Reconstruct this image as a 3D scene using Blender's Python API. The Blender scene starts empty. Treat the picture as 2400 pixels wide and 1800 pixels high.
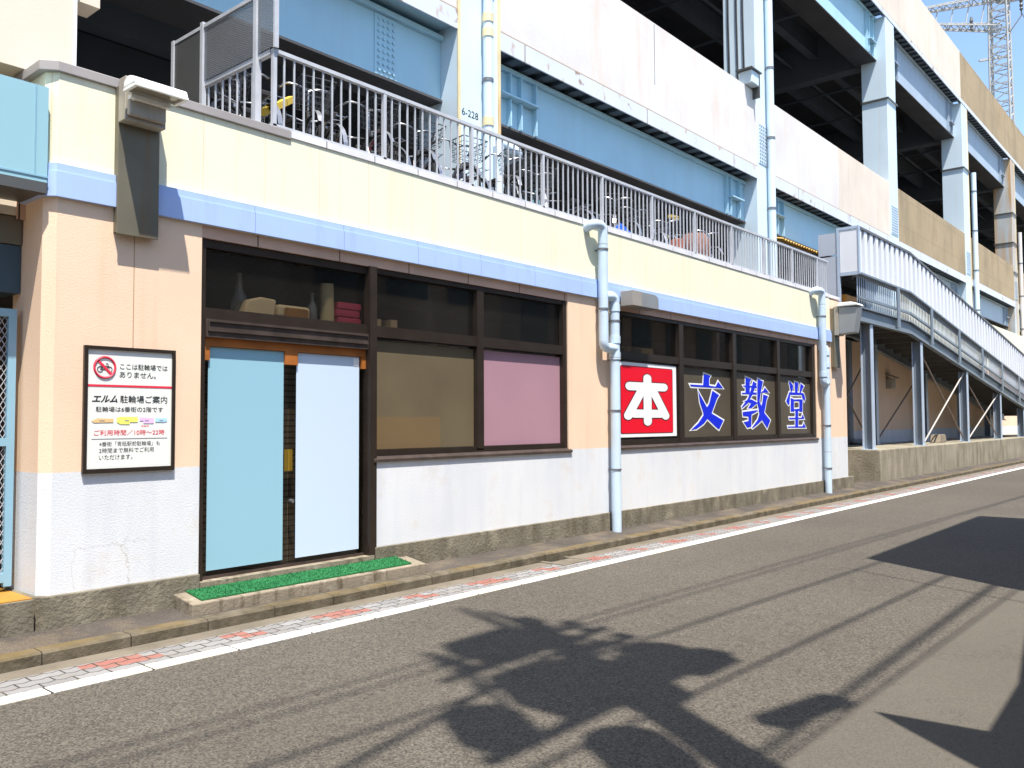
import bpy, bmesh, math, random
from mathutils import Vector, Matrix
R = math.radians
random.seed(7)
SC = bpy.context.scene
COL = SC.collection

# ------------------------------------------------------------------ camera, sky, sun, exposure
CAM = Vector((0.0, -6.6, 1.6))
YAW, PIT, ROL = R(49.585), R(2.5635), R(-0.28)
cam_d = bpy.data.cameras.new('camera'); cam = bpy.data.objects.new('camera', cam_d); COL.objects.link(cam)
cam_d.sensor_width = 36.0; cam_d.lens = 29.944; cam_d.clip_start = 0.05; cam_d.clip_end = 3000
_F = Vector((math.sin(YAW) * math.cos(PIT), math.cos(YAW) * math.cos(PIT), math.sin(PIT)))
_Rt = Vector((math.cos(YAW), -math.sin(YAW), 0)); _U = _Rt.cross(_F)
_R2 = _Rt * math.cos(ROL) + _U * math.sin(ROL); _U2 = -_Rt * math.sin(ROL) + _U * math.cos(ROL)
cam.matrix_world = Matrix(((_R2.x, _U2.x, -_F.x, CAM.x), (_R2.y, _U2.y, -_F.y, CAM.y), (_R2.z, _U2.z, -_F.z, CAM.z), (0, 0, 0, 1)))
SC.camera = cam

SUN = Vector((0.60, 1.0, -2.75))                # direction the light travels
world = bpy.data.worlds.new('World'); SC.world = world; world.use_nodes = True
nt = world.node_tree; bg = nt.nodes['Background']
sky = nt.nodes.new('ShaderNodeTexSky'); sky.sky_type = 'NISHITA'; sky.sun_disc = False
sky.sun_elevation = math.atan2(2.75, math.hypot(SUN.x, SUN.y)); sky.sun_rotation = math.atan2(-SUN.x, -SUN.y) % (2 * math.pi)
sky.air_density = 1.0; sky.dust_density = 0.6; sky.ozone_density = 2.5
nt.links.new(sky.outputs[0], bg.inputs[0]); bg.inputs[1].default_value = 0.145
sun_d = bpy.data.lights.new('sun', 'SUN'); sun_d.energy = 4.6; sun_d.angle = R(0.55); sun_d.color = (1.0, 0.955, 0.89)
sun = bpy.data.objects.new('sun', sun_d); COL.objects.link(sun)
sun.rotation_euler = SUN.to_track_quat('-Z', 'Y').to_euler(); sun.location = (-8, -20, 40)
SC.view_settings.view_transform = 'Standard'; SC.view_settings.look = 'None'
SC.view_settings.gamma = 1.0; SC.view_settings.exposure = 1.05
SC.render.engine = 'CYCLES'
SC.cycles.max_bounces = 6; SC.cycles.transparent_max_bounces = 12

# ------------------------------------------------------------------ materials
def S(r, g, b):
    f = lambda v: (v / 255) / 12.92 if v / 255 <= 0.04045 else ((v / 255 + 0.055) / 1.055) ** 2.4
    return (f(r), f(g), f(b))

class NB:
    def __init__(s, name):
        s.m = bpy.data.materials.new(name); s.m.use_nodes = True
        s.t = s.m.node_tree; s.n = s.t.nodes; s.l = s.t.links
        s.p = s.n['Principled BSDF']; s.out = s.n['Material Output']
        g = s.n.new('ShaderNodeNewGeometry'); s.pos = g.outputs['Position']
        s.sep = s.n.new('ShaderNodeSeparateXYZ'); s.l.new(s.pos, s.sep.inputs[0])
    def set(s, sock, v):
        if hasattr(v, 'is_output') or isinstance(v, bpy.types.NodeSocket): s.l.new(v, sock)
        else:
            if isinstance(v, tuple) and len(v) == 3 and len(getattr(sock, 'default_value', ())) == 4: v = (*v, 1)
            sock.default_value = v
    def math(s, op, a, b=0.0, clamp=False):
        n = s.n.new('ShaderNodeMath'); n.operation = op; n.use_clamp = clamp
        s.set(n.inputs[0], a); s.set(n.inputs[1], b); return n.outputs[0]
    def noise(s, scale, detail=4, rough=0.55, stretch=None):
        n = s.n.new('ShaderNodeTexNoise'); n.inputs['Scale'].default_value = scale
        n.inputs['Detail'].default_value = detail; n.inputs['Roughness'].default_value = rough
        v = s.pos
        if stretch:
            mp = s.n.new('ShaderNodeMapping'); mp.inputs['Scale'].default_value = stretch; s.l.new(v, mp.inputs[0]); v = mp.outputs[0]
        s.l.new(v, n.inputs['Vector']); return n.outputs['Fac']
    def voro(s, scale, out='Color', feature='F1', stretch=None):
        n = s.n.new('ShaderNodeTexVoronoi'); n.inputs['Scale'].default_value = scale; n.feature = feature
        v = s.pos
        if stretch:
            mp = s.n.new('ShaderNodeMapping'); mp.inputs['Scale'].default_value = stretch; s.l.new(v, mp.inputs[0]); v = mp.outputs[0]
        s.l.new(v, n.inputs['Vector']); return n.outputs[out]
    def ramp(s, fac, a, b):
        n = s.n.new('ShaderNodeMapRange'); n.clamp = True
        s.set(n.inputs[0], fac); n.inputs[1].default_value = a; n.inputs[2].default_value = b; return n.outputs[0]
    def mix(s, fac, a, b, blend='MIX'):
        n = s.n.new('ShaderNodeMix'); n.data_type = 'RGBA'; n.blend_type = blend
        s.set(n.inputs[0], fac); s.set(n.inputs[6], a); s.set(n.inputs[7], b); return n.outputs[2]
    def bump(s, h, dist, strength=1.0):
        n = s.n.new('ShaderNodeBump'); n.inputs['Distance'].default_value = dist; n.inputs['Strength'].default_value = strength
        s.set(n.inputs['Height'], h); s.l.new(n.outputs[0], s.p.inputs['Normal'])
    def joint(s, axis, period, offset, width):
        c = s.sep.outputs['XYZ'.index(axis)]
        f = s.math('FRACT', s.math('DIVIDE', s.math('SUBTRACT', c, offset - 200 * period), period))
        return s.math('LESS_THAN', f, width / period)
    def done(s, col, rough=0.6, metal=0.0, spec=0.5):
        s.set(s.p.inputs['Base Color'], col); s.set(s.p.inputs['Roughness'], rough)
        s.p.inputs['Metallic'].default_value = metal; s.p.inputs['Specular IOR Level'].default_value = spec
        return s.m

def mul(c, k): return tuple(min(1, x * k) for x in c)

def mk(name, col, rough=0.6, var=(1.2, 0.1), streak=None, bump=None, joints=(), metal=0.0, spec=0.35, speck=None, patch=None):
    b = NB(name)
    c = b.mix(b.ramp(b.noise(var[0]), 0.3, 0.7), mul(col, 1 - var[1]), mul(col, 1 + var[1]))
    if patch:                                   # blotches with a shape of their own
        pc, sc, lo, hi, amt = patch
        c = b.mix(b.math('MULTIPLY', b.ramp(b.noise(sc, 6, 0.65), lo, hi), amt), c, pc)
    if streak:                                  # rain-run stains
        scol, sx, sz, lo, hi, amt = streak
        c = b.mix(b.math('MULTIPLY', b.ramp(b.noise(1.0, 5, 0.6, (sx, sx, sz)), lo, hi), amt), c, scol)
    if speck:
        sc, amt = speck
        bw = b.n.new('ShaderNodeRGBToBW'); b.l.new(b.voro(sc), bw.inputs[0]); c = b.mix(amt, c, bw.outputs[0], 'OVERLAY')
    for ax, per, off, w, jc in joints:
        c = b.mix(b.joint(ax, per, off, w), c, jc)
    if bump: b.bump(b.noise(bump[0], 3, 0.6), bump[1], bump[2] if len(bump) > 2 else 1.0)
    return b.done(c, rough, metal, spec)

M = {}
# ground
def _asphalt(name, base, grain, contrast):
    b = NB(name)
    c = b.mix(b.ramp(b.noise(0.35, 5), 0.3, 0.7), mul(base, 0.9), mul(base, 1.1))
    bw = b.n.new('ShaderNodeRGBToBW'); b.l.new(b.voro(grain), bw.inputs[0])
    c = b.mix(contrast, c, bw.outputs[0], 'OVERLAY')
    light = b.ramp(b.voro(grain * 1.7, 'Distance'), 0.12, 0.03)
    pick = b.math('GREATER_THAN', b.noise(grain * 0.8, 1), 0.585)
    c = b.mix(b.math('MULTIPLY', light, b.math('MULTIPLY', pick, 0.7)), c, (0.40, 0.37, 0.31))
    c = b.mix(b.math('MULTIPLY', b.ramp(b.noise(1.0, 4, 0.6, (0.12, 1.4, 1)), 0.52, 0.75), 0.25), c, mul(base, 0.75))
    crack = b.math('LESS_THAN', b.math('ABSOLUTE', b.math('SUBTRACT', b.noise(0.55, 8, 0.68), 0.5)), 0.0022)
    c = b.mix(b.math('MULTIPLY', b.math('MULTIPLY', crack, b.math('GREATER_THAN', b.noise(0.21, 2), 0.53)), 0.45), c, (0.02, 0.018, 0.016))
    c = b.mix(b.math('MULTIPLY', b.ramp(b.noise(0.9, 3), 0.66, 0.74), 0.22), c, mul(base, 0.55))
    b.bump(b.voro(grain * 0.7, 'Distance'), 0.004, 0.9)
    return b.done(c, 0.85, 0, 0.3)
M['asphalt'] = _asphalt('asphalt', (0.083, 0.0715, 0.056), 95, 0.68)
M['apron'] = _asphalt('apron_asphalt', (0.095, 0.083, 0.065), 150, 0.28)
M['ground'] = mk('bare_ground', (0.12, 0.11, 0.09), 0.9, (0.2, 0.3))
M['gutter'] = mk('gutter_concrete', (0.155, 0.13, 0.095), 0.9, (2, 0.2), bump=(60, 0.004), patch=((0.09, 0.075, 0.045), 3, 0.5, 0.7, 0.6))
M['sidewalk'] = mk('sidewalk_asphalt', (0.070, 0.058, 0.047), 0.9, (2, 0.25), bump=(70, 0.004), patch=((0.17, 0.13, 0.085), 1.4, 0.5, 0.60, 0.4), speck=(120, 0.35))
def _kerb():
    b = NB('kerb_concrete')
    c = b.mix(b.ramp(b.noise(6, 6), 0.35, 0.65), (0.075, 0.062, 0.04), (0.15, 0.125, 0.088))
    up = b.n.new('ShaderNodeNewGeometry'); sp = b.n.new('ShaderNodeSeparateXYZ'); b.l.new(up.outputs['Normal'], sp.inputs[0])
    moss = b.math('MULTIPLY', b.ramp(b.noise(1.3, 4), 0.42, 0.6), b.ramp(b.math('ABSOLUTE', sp.outputs[2]), 0.5, 0.9))
    c = b.mix(b.math('MULTIPLY', moss, 0.6), c, (0.16, 0.108, 0.038))
    c = b.mix(b.joint('X', 0.6, 2.33, 0.008), c, (0.03, 0.025, 0.017))
    b.bump(b.noise(45, 4), 0.006, 1); return b.done(c, 0.95, 0, 0.2)
M['kerb'] = _kerb()
def _paver():
    b = NB('interlocking_pavers')
    br = b.n.new('ShaderNodeTexBrick'); cb = b.n.new('ShaderNodeCombineXYZ')
    zig = b.math('MULTIPLY', b.math('PINGPONG', b.sep.outputs[0], 0.0512), 0.42)
    b.l.new(b.sep.outputs[0], cb.inputs[0]); b.l.new(b.math('ADD', b.sep.outputs[1], zig), cb.inputs[1]); b.l.new(cb.outputs[0], br.inputs['Vector'])
    br.inputs['Scale'].default_value = 1.0; br.inputs['Brick Width'].default_value = 0.205; br.inputs['Row Height'].default_value = 0.1025
    br.inputs['Mortar Size'].default_value = 0.006; br.offset = 0.5
    br.inputs['Color1'].default_value = (0.25, 0.24, 0.23, 1); br.inputs['Color2'].default_value = (0.19, 0.182, 0.175, 1)
    br.inputs['Mortar'].default_value = (0.05, 0.045, 0.035, 1)
    x, y = b.sep.outputs[0], b.sep.outputs[1]
    row = b.math('FLOOR', b.math('DIVIDE', y, 0.1025))
    colx = b.math('FLOOR', b.math('DIVIDE', b.math('ADD', x, b.math('MULTIPLY', row, 0.1025)), 0.205))
    a = b.math('LESS_THAN', b.math('FRACT', b.math('DIVIDE', b.math('ADD', b.math('MULTIPLY', colx, 1.0), 100.2), 4.5)), 0.34)
    mid = b.math('MULTIPLY', b.math('GREATER_THAN', y, -0.925), b.math('LESS_THAN', y, -0.7175))
    red = b.math('MULTIPLY', a, mid)
    notm = b.math('SUBTRACT', 1.0, br.outputs['Fac'])
    c = b.mix(b.math('MULTIPLY', red, notm), br.outputs['Color'], (0.27, 0.115, 0.09))
    c = b.mix(b.math('MULTIPLY', b.ramp(b.noise(5, 5), 0.5, 0.75), 0.4), c, (0.2, 0.17, 0.13))
    b.bump(notm, 0.006, 0.8); return b.done(c, 0.9, 0, 0.2)
M['paver'] = _paver()
def _line():
    b = NB('road_paint')
    c = b.mix(b.ramp(b.noise(0.9, 2), 0.42, 0.6), (0.76, 0.76, 0.74), (0.72, 0.66, 0.50))
    c = b.mix(b.math('MULTIPLY', b.ramp(b.noise(24, 5), 0.60, 0.7), 0.7), c, (0.25, 0.22, 0.18))
    near = b.math('LESS_THAN', b.sep.outputs[0], 7.2)
    c = b.mix(b.math('MULTIPLY', b.joint('X', 0.623, 2.13, 0.016), near), c, (0.05, 0.045, 0.04))
    b.bump(b.noise(60), 0.003); return b.done(c, 0.75)
M['line'] = _line()
# the shop building
M['cream'] = mk('cream_wall', (0.80, 0.755, 0.55), 0.8, (0.7, 0.04), bump=(80, 0.0022), streak=((0.55, 0.44, 0.27), 4, 0.45, 0.54, 0.78, 0.38),
                joints=[('X', 0.6, 3.73, 0.007, (0.66, 0.58, 0.40))])
M['peach'] = mk('peach_wall', (0.78, 0.565, 0.395), 0.8, (0.8, 0.05), bump=(80, 0.0022), streak=((0.62, 0.36, 0.2), 4, 0.3, 0.55, 0.8, 0.4),
                joints=[('X', 60.0, 3.15, 0.007, (0.42, 0.25, 0.14))])
def _dado():
    b = NB('white_dado')
    c = b.mix(b.ramp(b.noise(1.1), 0.3, 0.7), (0.605, 0.618, 0.632), (0.685, 0.687, 0.678))
    c = b.mix(b.math('MULTIPLY', b.ramp(b.noise(1, 5, 0.6, (4, 4, 0.4)), 0.48, 0.75), 0.28), c, (0.40, 0.43, 0.50))
    c = b.mix(b.math('MULTIPLY', b.ramp(b.noise(2.2, 6, 0.65), 0.55, 0.75), 0.4), c, (0.50, 0.40, 0.29))
    # a fine branching crack in the plaster beside the door
    x, z = b.sep.outputs[0], b.sep.outputs[2]
    wob = b.math('MULTIPLY', b.math('SUBTRACT', b.noise(5, 6, 0.7), 0.5), 0.30)
    d1 = b.math('ABSOLUTE', b.math('SUBTRACT', b.math('ADD', z, wob), b.math('ADD', b.math('MULTIPLY', b.math('SUBTRACT', x, 2.75), 0.10), 0.66)))
    in1 = b.math('MULTIPLY', b.math('GREATER_THAN', x, 2.72), b.math('LESS_THAN', x, 3.28))
    d2 = b.math('ABSOLUTE', b.math('SUBTRACT', b.math('ADD', x, wob), 3.12))
    in2 = b.math('MULTIPLY', b.math('LESS_THAN', z, 0.74), b.math('LESS_THAN', x, 3.5))
    d3 = b.math('ABSOLUTE', b.math('SUBTRACT', b.math('ADD', x, b.math('MULTIPLY', wob, 0.5)), 2.73))
    in3 = b.math('MULTIPLY', b.math('LESS_THAN', z, 0.66), b.math('LESS_THAN', x, 3.0))
    cr = b.math('MAXIMUM', b.math('MULTIPLY', b.math('LESS_THAN', d1, 0.0025), in1), b.math('MAXIMUM', b.math('MULTIPLY', b.math('LESS_THAN', d2, 0.003), in2), b.math('MULTIPLY', b.math('LESS_THAN', d3, 0.002), in3)))
    c = b.mix(b.math('MULTIPLY', cr, 0.5), c, (0.30, 0.25, 0.20))
    b.bump(b.noise(75, 3, 0.6), 0.0026); return b.done(c, 0.8, 0, 0.3)
M['dado'] = _dado()
M['plinth'] = mk('plinth_concrete', (0.18, 0.158, 0.115), 0.95, (3, 0.2), bump=(30, 0.01), streak=((0.085, 0.068, 0.043), 6, 1.6, 0.42, 0.70, 0.75), patch=((0.36, 0.31, 0.22), 4, 0.52, 0.70, 0.6))
M['band'] = mk('blue_band', (0.39, 0.515, 0.80), 0.45, (1.0, 0.04), joints=[('X', 0.985, 4.21, 0.006, (0.22, 0.28, 0.48))], streak=((0.27, 0.33, 0.50), 5, 0.9, 0.54, 0.78, 0.45))
M['flashing'] = mk('brown_pink_flashing', (0.60, 0.39, 0.28), 0.6, (2, 0.1), joints=[('X', 0.91, 4.27, 0.012, (0.06, 0.035, 0.02))])
M['cap'] = mk('brown_grey_coping', (0.36, 0.325, 0.30), 0.55, (3, 0.1), metal=0.2)
M['sill_edge'] = mk('pale_edge_trim', (0.70, 0.68, 0.68), 0.5, (3, 0.10), joints=[('X', 0.6, 3.8, 0.012, (0.2, 0.18, 0.16))])
M['bronze'] = mk('bronze_aluminium', (0.050, 0.036, 0.027), 0.38, (4, 0.15), metal=0.55, spec=0.5)
M['bronze_light'] = mk('worn_bronze', (0.085, 0.062, 0.05), 0.45, (6, 0.3), metal=0.4)
M['orange'] = mk('orange_brown_header', (0.36, 0.115, 0.022), 0.5, (4, 0.2))
def _glass(name, tint, refl=1.0, wired=False):
    b = NB(name)
    tr = b.n.new('ShaderNodeBsdfTransparent'); tr.inputs[0].default_value = (*tint, 1)
    gl = b.n.new('ShaderNodeBsdfGlossy'); gl.inputs['Roughness'].default_value = 0.02
    fr = b.n.new('ShaderNodeFresnel'); fr.inputs['IOR'].default_value = 1.42
    mx = b.n.new('ShaderNodeMixShader'); b.l.new(b.math('MULTIPLY', fr.outputs[0], refl), mx.inputs[0])
    b.l.new(tr.outputs[0], mx.inputs[1]); b.l.new(gl.outputs[0], mx.inputs[2]); last = mx.outputs[0]
    if wired:                                   # wire mesh cast in the glass
        x, z = b.sep.outputs[0], b.sep.outputs[2]
        def lines(v): return b.math('LESS_THAN', b.math('FRACT', b.math('DIVIDE', b.math('ADD', v, 50.0), 0.030)), 0.055)
        g = b.math('MAXIMUM', lines(b.math('ADD', x, z)), lines(b.math('SUBTRACT', x, z)))
        df = b.n.new('ShaderNodeBsdfDiffuse'); df.inputs[0].default_value = (0.05, 0.048, 0.043, 1)
        m2 = b.n.new('ShaderNodeMixShader'); b.l.new(g, m2.inputs[0]); b.l.new(last, m2.inputs[1]); b.l.new(df.outputs[0], m2.inputs[2]); last = m2.outputs[0]
    b.l.new(last, b.out.inputs[0]); b.n.remove(b.p); return b.m
M['glass'] = _glass('dark_glass', (0.94, 0.92, 0.88), 0.8)
M['wired'] = _glass('wired_glass', (0.94, 0.92, 0.88), 0.8, True)
M['film_teal'] = mk('pale_teal_film', (0.27, 0.475, 0.56), 0.14, (0.5, 0.02), spec=0.4)
M['film_white'] = mk('pale_blue_film', (0.53, 0.635, 0.74), 0.14, (0.5, 0.02), spec=0.4)
M['film_olive'] = mk('olive_film', (0.125, 0.098, 0.058), 0.3, (1.2, 0.12), spec=0.4)
M['film_taupe'] = mk('taupe_film', (0.085, 0.070, 0.050), 0.3, (1.2, 0.12), spec=0.4)
M['film_pink'] = mk('dusty_pink_film', (0.375, 0.215, 0.25), 0.3, (1.0, 0.04), spec=0.4)
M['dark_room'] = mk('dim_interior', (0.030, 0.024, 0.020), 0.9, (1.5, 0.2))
M['shelf'] = mk('dark_shelf', (0.03, 0.025, 0.02), 0.7)
M['white'] = mk('white_paint', (0.80, 0.80, 0.78), 0.45, (3, 0.03))
M['board'] = mk('board_white', (0.74, 0.74, 0.68), 0.4, (1.2, 0.02))
M['red'] = mk('sign_red', (0.72, 0.006, 0.022), 0.35, (1, 0.03))
M['red2'] = mk('print_red', (0.70, 0.03, 0.06), 0.5)
M['black'] = mk('black_print', (0.015, 0.014, 0.014), 0.5)
M['maroon'] = mk('dark_red_outline', (0.06, 0.004, 0.008), 0.5)
M['blue'] = mk('lettering_blue', (0.004, 0.02, 0.62), 0.4)
M['grey_print'] = mk('grey_print', (0.28, 0.28, 0.27), 0.5)
M['print_orange'] = mk('print_orange', (0.78, 0.48, 0.22), 0.5)
M['print_yellow'] = mk('print_yellow', (0.85, 0.82, 0.16), 0.5)
M['print_pink'] = mk('print_pink', (0.78, 0.50, 0.78), 0.5)
M['print_blue'] = mk('print_blue', (0.40, 0.65, 0.82), 0.5)
M['pipe'] = mk('pale_blue_pipe', (0.52, 0.63, 0.72), 0.4, (2, 0.08), streak=((0.42, 0.42, 0.36), 8, 0.5, 0.58, 0.8, 0.5), joints=[('Z', 1.52, 0.95, 0.012, (0.28, 0.30, 0.32))])
M['clamp'] = mk('clamp_steel', (0.20, 0.20, 0.21), 0.5, metal=0.6)
M['rail'] = mk('galvanised_rail', (0.49, 0.50, 0.52), 0.45, (6, 0.1), metal=0.05)
M['mesh_paint'] = mk('screen_mesh_paint', (0.27, 0.28, 0.29), 0.5)
M['plate'] = mk('weathered_bronze_plate', (0.17, 0.15, 0.105), 0.5, (2, 0.15), metal=0.3, streak=((0.20, 0.10, 0.035), 9, 0.5, 0.55, 0.75, 0.6))
M['box'] = mk('lamp_box_metal', (0.36, 0.325, 0.27), 0.5, (3, 0.12), metal=0.2, streak=((0.2, 0.15, 0.1), 10, 0.6, 0.55, 0.75, 0.5))
M['lamp'] = mk('lamp_white', (0.78, 0.78, 0.74), 0.45, (5, 0.06))
M['lens'] = mk('lamp_lens', (0.25, 0.22, 0.16), 0.15, spec=0.6)
M['greybox'] = mk('grey_lamp_box', (0.27, 0.28, 0.28), 0.4, (3, 0.06), metal=0.2)
M['wallbrown'] = mk('box_side_brown', (0.30, 0.27, 0.23), 0.5)
# green mat
def _turf():
    b = NB('artificial_turf')
    c = b.mix(b.ramp(b.noise(60, 4), 0.3, 0.7), (0.014, 0.105, 0.034), (0.05, 0.27, 0.095))
    c = b.mix(b.math('MULTIPLY', b.ramp(b.noise(4, 3), 0.45, 0.7), 0.5), c, (0.012, 0.11, 0.035))
    c = b.mix(b.joint('X', 0.62, 3.97, 0.008), c, (0.01, 0.06, 0.02))
    b.bump(b.noise(140, 2), 0.02, 1); return b.done(c, 0.9, 0, 0.15)
M['turf'] = _turf()
M['step'] = mk('step_concrete', (0.235, 0.195, 0.14), 0.95, (3, 0.15), bump=(40, 0.006), streak=((0.075, 0.055, 0.03), 9, 2.0, 0.52, 0.66, 0.8), patch=((0.34, 0.31, 0.24), 6, 0.55, 0.66, 0.6))
# viaduct
RUST = (0.42, 0.20, 0.055)
M['steel'] = mk('sky_blue_steel', (0.39, 0.60, 0.70), 0.42, (0.8, 0.05), streak=((0.36, 0.46, 0.50), 3, 0.25, 0.5, 0.8, 0.35), spec=0.4)
M['steel_col'] = mk('column_blue_steel', (0.60, 0.71, 0.77), 0.42, (0.8, 0.04), streak=((0.55, 0.47, 0.33), 6, 0.15, 0.62, 0.85, 0.5), spec=0.4)
M['steel_grey'] = mk('grey_blue_steel', (0.36, 0.43, 0.50), 0.45, (0.8, 0.06), streak=((0.30, 0.32, 0.33), 3, 0.25, 0.5, 0.8, 0.4))
M['rusty_col'] = mk('rust_stained_column', (0.46, 0.48, 0.47), 0.55, (0.8, 0.1), streak=((0.48, 0.26, 0.07), 3, 0.18, 0.42, 0.62, 0.85))
M['rust_edge'] = mk('yellow_rust_edge', (0.74, 0.61, 0.36), 0.6, (1.5, 0.15), streak=(RUST, 5, 0.4, 0.52, 0.68, 0.8))
M['fascia'] = mk('white_fascia_concrete', (0.66, 0.635, 0.605), 0.7, (0.5, 0.05), bump=(25, 0.004), streak=((0.62, 0.46, 0.33), 2.0, 0.30, 0.50, 0.74, 0.5), patch=((0.58, 0.50, 0.44), 0.8, 0.45, 0.7, 0.55), joints=[('Z', 0.62, 8.285, 0.010, (0.66, 0.58, 0.50))])
M['fascia_cream'] = mk('cream_fascia_concrete', (0.66, 0.57, 0.47), 0.8, (0.5, 0.08), bump=(25, 0.006), streak=((0.42, 0.31, 0.20), 1.4, 0.35, 0.50, 0.78, 0.45), joints=[('X', 1.9, 27.1, 0.012, (0.55, 0.46, 0.36))])
M['fascia_brown'] = mk('brown_fascia_concrete', (0.37, 0.28, 0.165), 0.85, (0.5, 0.1), bump=(25, 0.008), streak=((0.17, 0.13, 0.08), 1.3, 0.45, 0.48, 0.75, 0.6), patch=((0.30, 0.20, 0.10), 0.5, 0.5, 0.7, 0.5), joints=[('Z', 1.1, 8.9, 0.02, (0.25, 0.19, 0.11))])
M['lip'] = mk('white_lip_steel', (0.60, 0.62, 0.66), 0.5, (1, 0.05), streak=(RUST, 5, 2.0, 0.58, 0.70, 0.8), patch=((0.26, 0.15, 0.08), 2.2, 0.62, 0.67, 0.9), joints=[('X', 4.1, 3.2, 0.04, (0.36, 0.32, 0.30)), ('Z', 8.38, 8.262, 0.022, (0.40, 0.29, 0.20))])
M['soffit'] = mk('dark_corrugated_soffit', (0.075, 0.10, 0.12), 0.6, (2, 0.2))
M['under'] = mk('dark_concrete', (0.075, 0.075, 0.080), 0.95, (0.6, 0.2))  # plain dark tone for slabs, walls and girder bottom flanges
M['under_beam'] = mk('dark_grey_steel', (0.13, 0.15, 0.17), 0.7, (0.6, 0.15))  # plain dark tone for the inner beams and columns
M['door_reflection'] = mk('painted_brick_reflection', (0.15, 0.12, 0.085), 0.7, (2, 0.2), joints=[('Z', 0.055, 0.3, 0.016, (0.05, 0.038, 0.028))])  # lined brown that paints the brick reflection in the door glass
M['concrete_front'] = M['plinth']
M['floor'] = mk('deck_concrete', (0.14, 0.135, 0.13), 0.9, (1, 0.15))
# ramp
M['ramp'] = mk('grey_painted_steel', (0.165, 0.195, 0.225), 0.45, (1.2, 0.1), streak=((0.24, 0.20, 0.15), 6, 0.4, 0.58, 0.8, 0.5))
M['ramp_edge'] = mk('light_flange', (0.40, 0.47, 0.56), 0.4, (1.2, 0.08))
M['ramp_dark'] = mk('dark_rail_steel', (0.11, 0.105, 0.10), 0.5, (2, 0.1))
M['panel'] = mk('white_corrugated_panel', (0.72, 0.72, 0.73), 0.45, (0.6, 0.03), streak=((0.48, 0.48, 0.50), 4, 0.3, 0.5, 0.8, 0.4))
M['brace_l'] = mk('pale_brace', (0.42, 0.38, 0.34), 0.5)
M['brace_d'] = mk('brown_brace', (0.16, 0.11, 0.08), 0.5)
M['lowwall'] = mk('stained_concrete_wall', (0.30, 0.265, 0.195), 0.95, (1.5, 0.15), bump=(20, 0.01), streak=((0.12, 0.10, 0.065), 3.2, 0.7, 0.42, 0.70, 0.7), patch=((0.17, 0.15, 0.09), 1.1, 0.5, 0.65, 0.6))
M['orange_pl'] = mk('orange_plastic', (0.60, 0.24, 0.03), 0.5)
# left gate side
M['teal_sign'] = mk('teal_signboard', (0.29, 0.49, 0.54), 0.3, (0.8, 0.04), spec=0.5, streak=((0.30, 0.50, 0.56), 8, 0.3, 0.55, 0.75, 0.5))
M['steel_dark'] = mk('dark_sign_edge', (0.10, 0.10, 0.095), 0.45, metal=0.3)
M['cream_panel'] = mk('cream_panel', (0.70, 0.61, 0.48), 0.7, (0.5, 0.03), bump=(60, 0.0012))
M['gate'] = mk('gate_blue_paint', (0.23, 0.40, 0.50), 0.45, (3, 0.06))
M['yellow_floor'] = mk('yellow_step_paint', (0.36, 0.175, 0.025), 0.8, (2, 0.2), patch=((0.2, 0.13, 0.06), 5, 0.55, 0.7, 0.7))
M['navy'] = mk('dark_blue_shutter', (0.05, 0.085, 0.11), 0.5)
# bikes and odds
for k, c in dict(bk_black=(0.02, 0.02, 0.022), bk_silver=(0.30, 0.30, 0.32), bk_blue=(0.02, 0.06, 0.35), bk_red=(0.25, 0.02, 0.03), bk_green=(0.05, 0.10, 0.06),
                 bk_cream=(0.55, 0.48, 0.30), bk_teal=(0.10, 0.22, 0.27)).items():
    M[k] = mk(k.replace('bk_', '') + '_bicycle_paint', c, 0.3, (5, 0.05), spec=0.5)
M['tyre'] = mk('tyre_rubber', (0.018, 0.018, 0.018), 0.8)
M['chrome'] = mk('chrome_steel', (0.36, 0.36, 0.37), 0.35, metal=0.8)
M['wire'] = mk('wire_basket', (0.07, 0.07, 0.072), 0.4, metal=0.4)
M['saddle'] = mk('saddle_vinyl', (0.025, 0.022, 0.02), 0.5)
M['card'] = mk('cardboard', (0.55, 0.40, 0.23), 0.85, (6, 0.08))
M['kraft'] = mk('kraft_tube', (0.62, 0.50, 0.28), 0.8, (30, 0.1))
M['cream_bag'] = mk('cream_fabric', (0.84, 0.66, 0.40), 0.8, (8, 0.08))
M['wood'] = mk('brown_wood', (0.42, 0.20, 0.06), 0.55, (9, 0.2))
M['pinkbox'] = mk('raspberry_box', (0.62, 0.06, 0.13), 0.5, (9, 0.1))
M['bottle'] = mk('grey_bottle', (0.16, 0.165, 0.17), 0.25)
M['tarp'] = mk('blue_tarp', (0.015, 0.09, 0.52), 0.5)
M['yellow'] = mk('yellow_bar', (0.72, 0.48, 0.05), 0.5)
M['pylon'] = mk('pylon_steel', (0.42, 0.41, 0.38), 0.5, (0.4, 0.1), metal=0.2)
M['cable'] = mk('black_cable', (0.02, 0.02, 0.02), 0.6)
M['pole'] = mk('pole_concrete', (0.33, 0.32, 0.30), 0.9)
M['house'] = mk('house_render', (0.28, 0.25, 0.22), 0.9)
M['house2'] = mk('house_siding', (0.20, 0.19, 0.20), 0.9)
M['roof'] = mk('roof_tiles', (0.06, 0.06, 0.065), 0.7)

# ------------------------------------------------------------------ mesh builder
W = {}
def tag(o, label=None, cat=None, group=None, kind=None):
    if label: o['label'] = label
    if cat: o['category'] = cat
    if group: o['group'] = group
    if kind: o['kind'] = kind
    return o
def thing(name, loc, label, cat, group=None):
    o = bpy.data.objects.new(name, None); COL.objects.link(o); o.location = loc; o.empty_display_size = 0.2
    W[o] = Vector(loc); return tag(o, label, cat, group)

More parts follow.
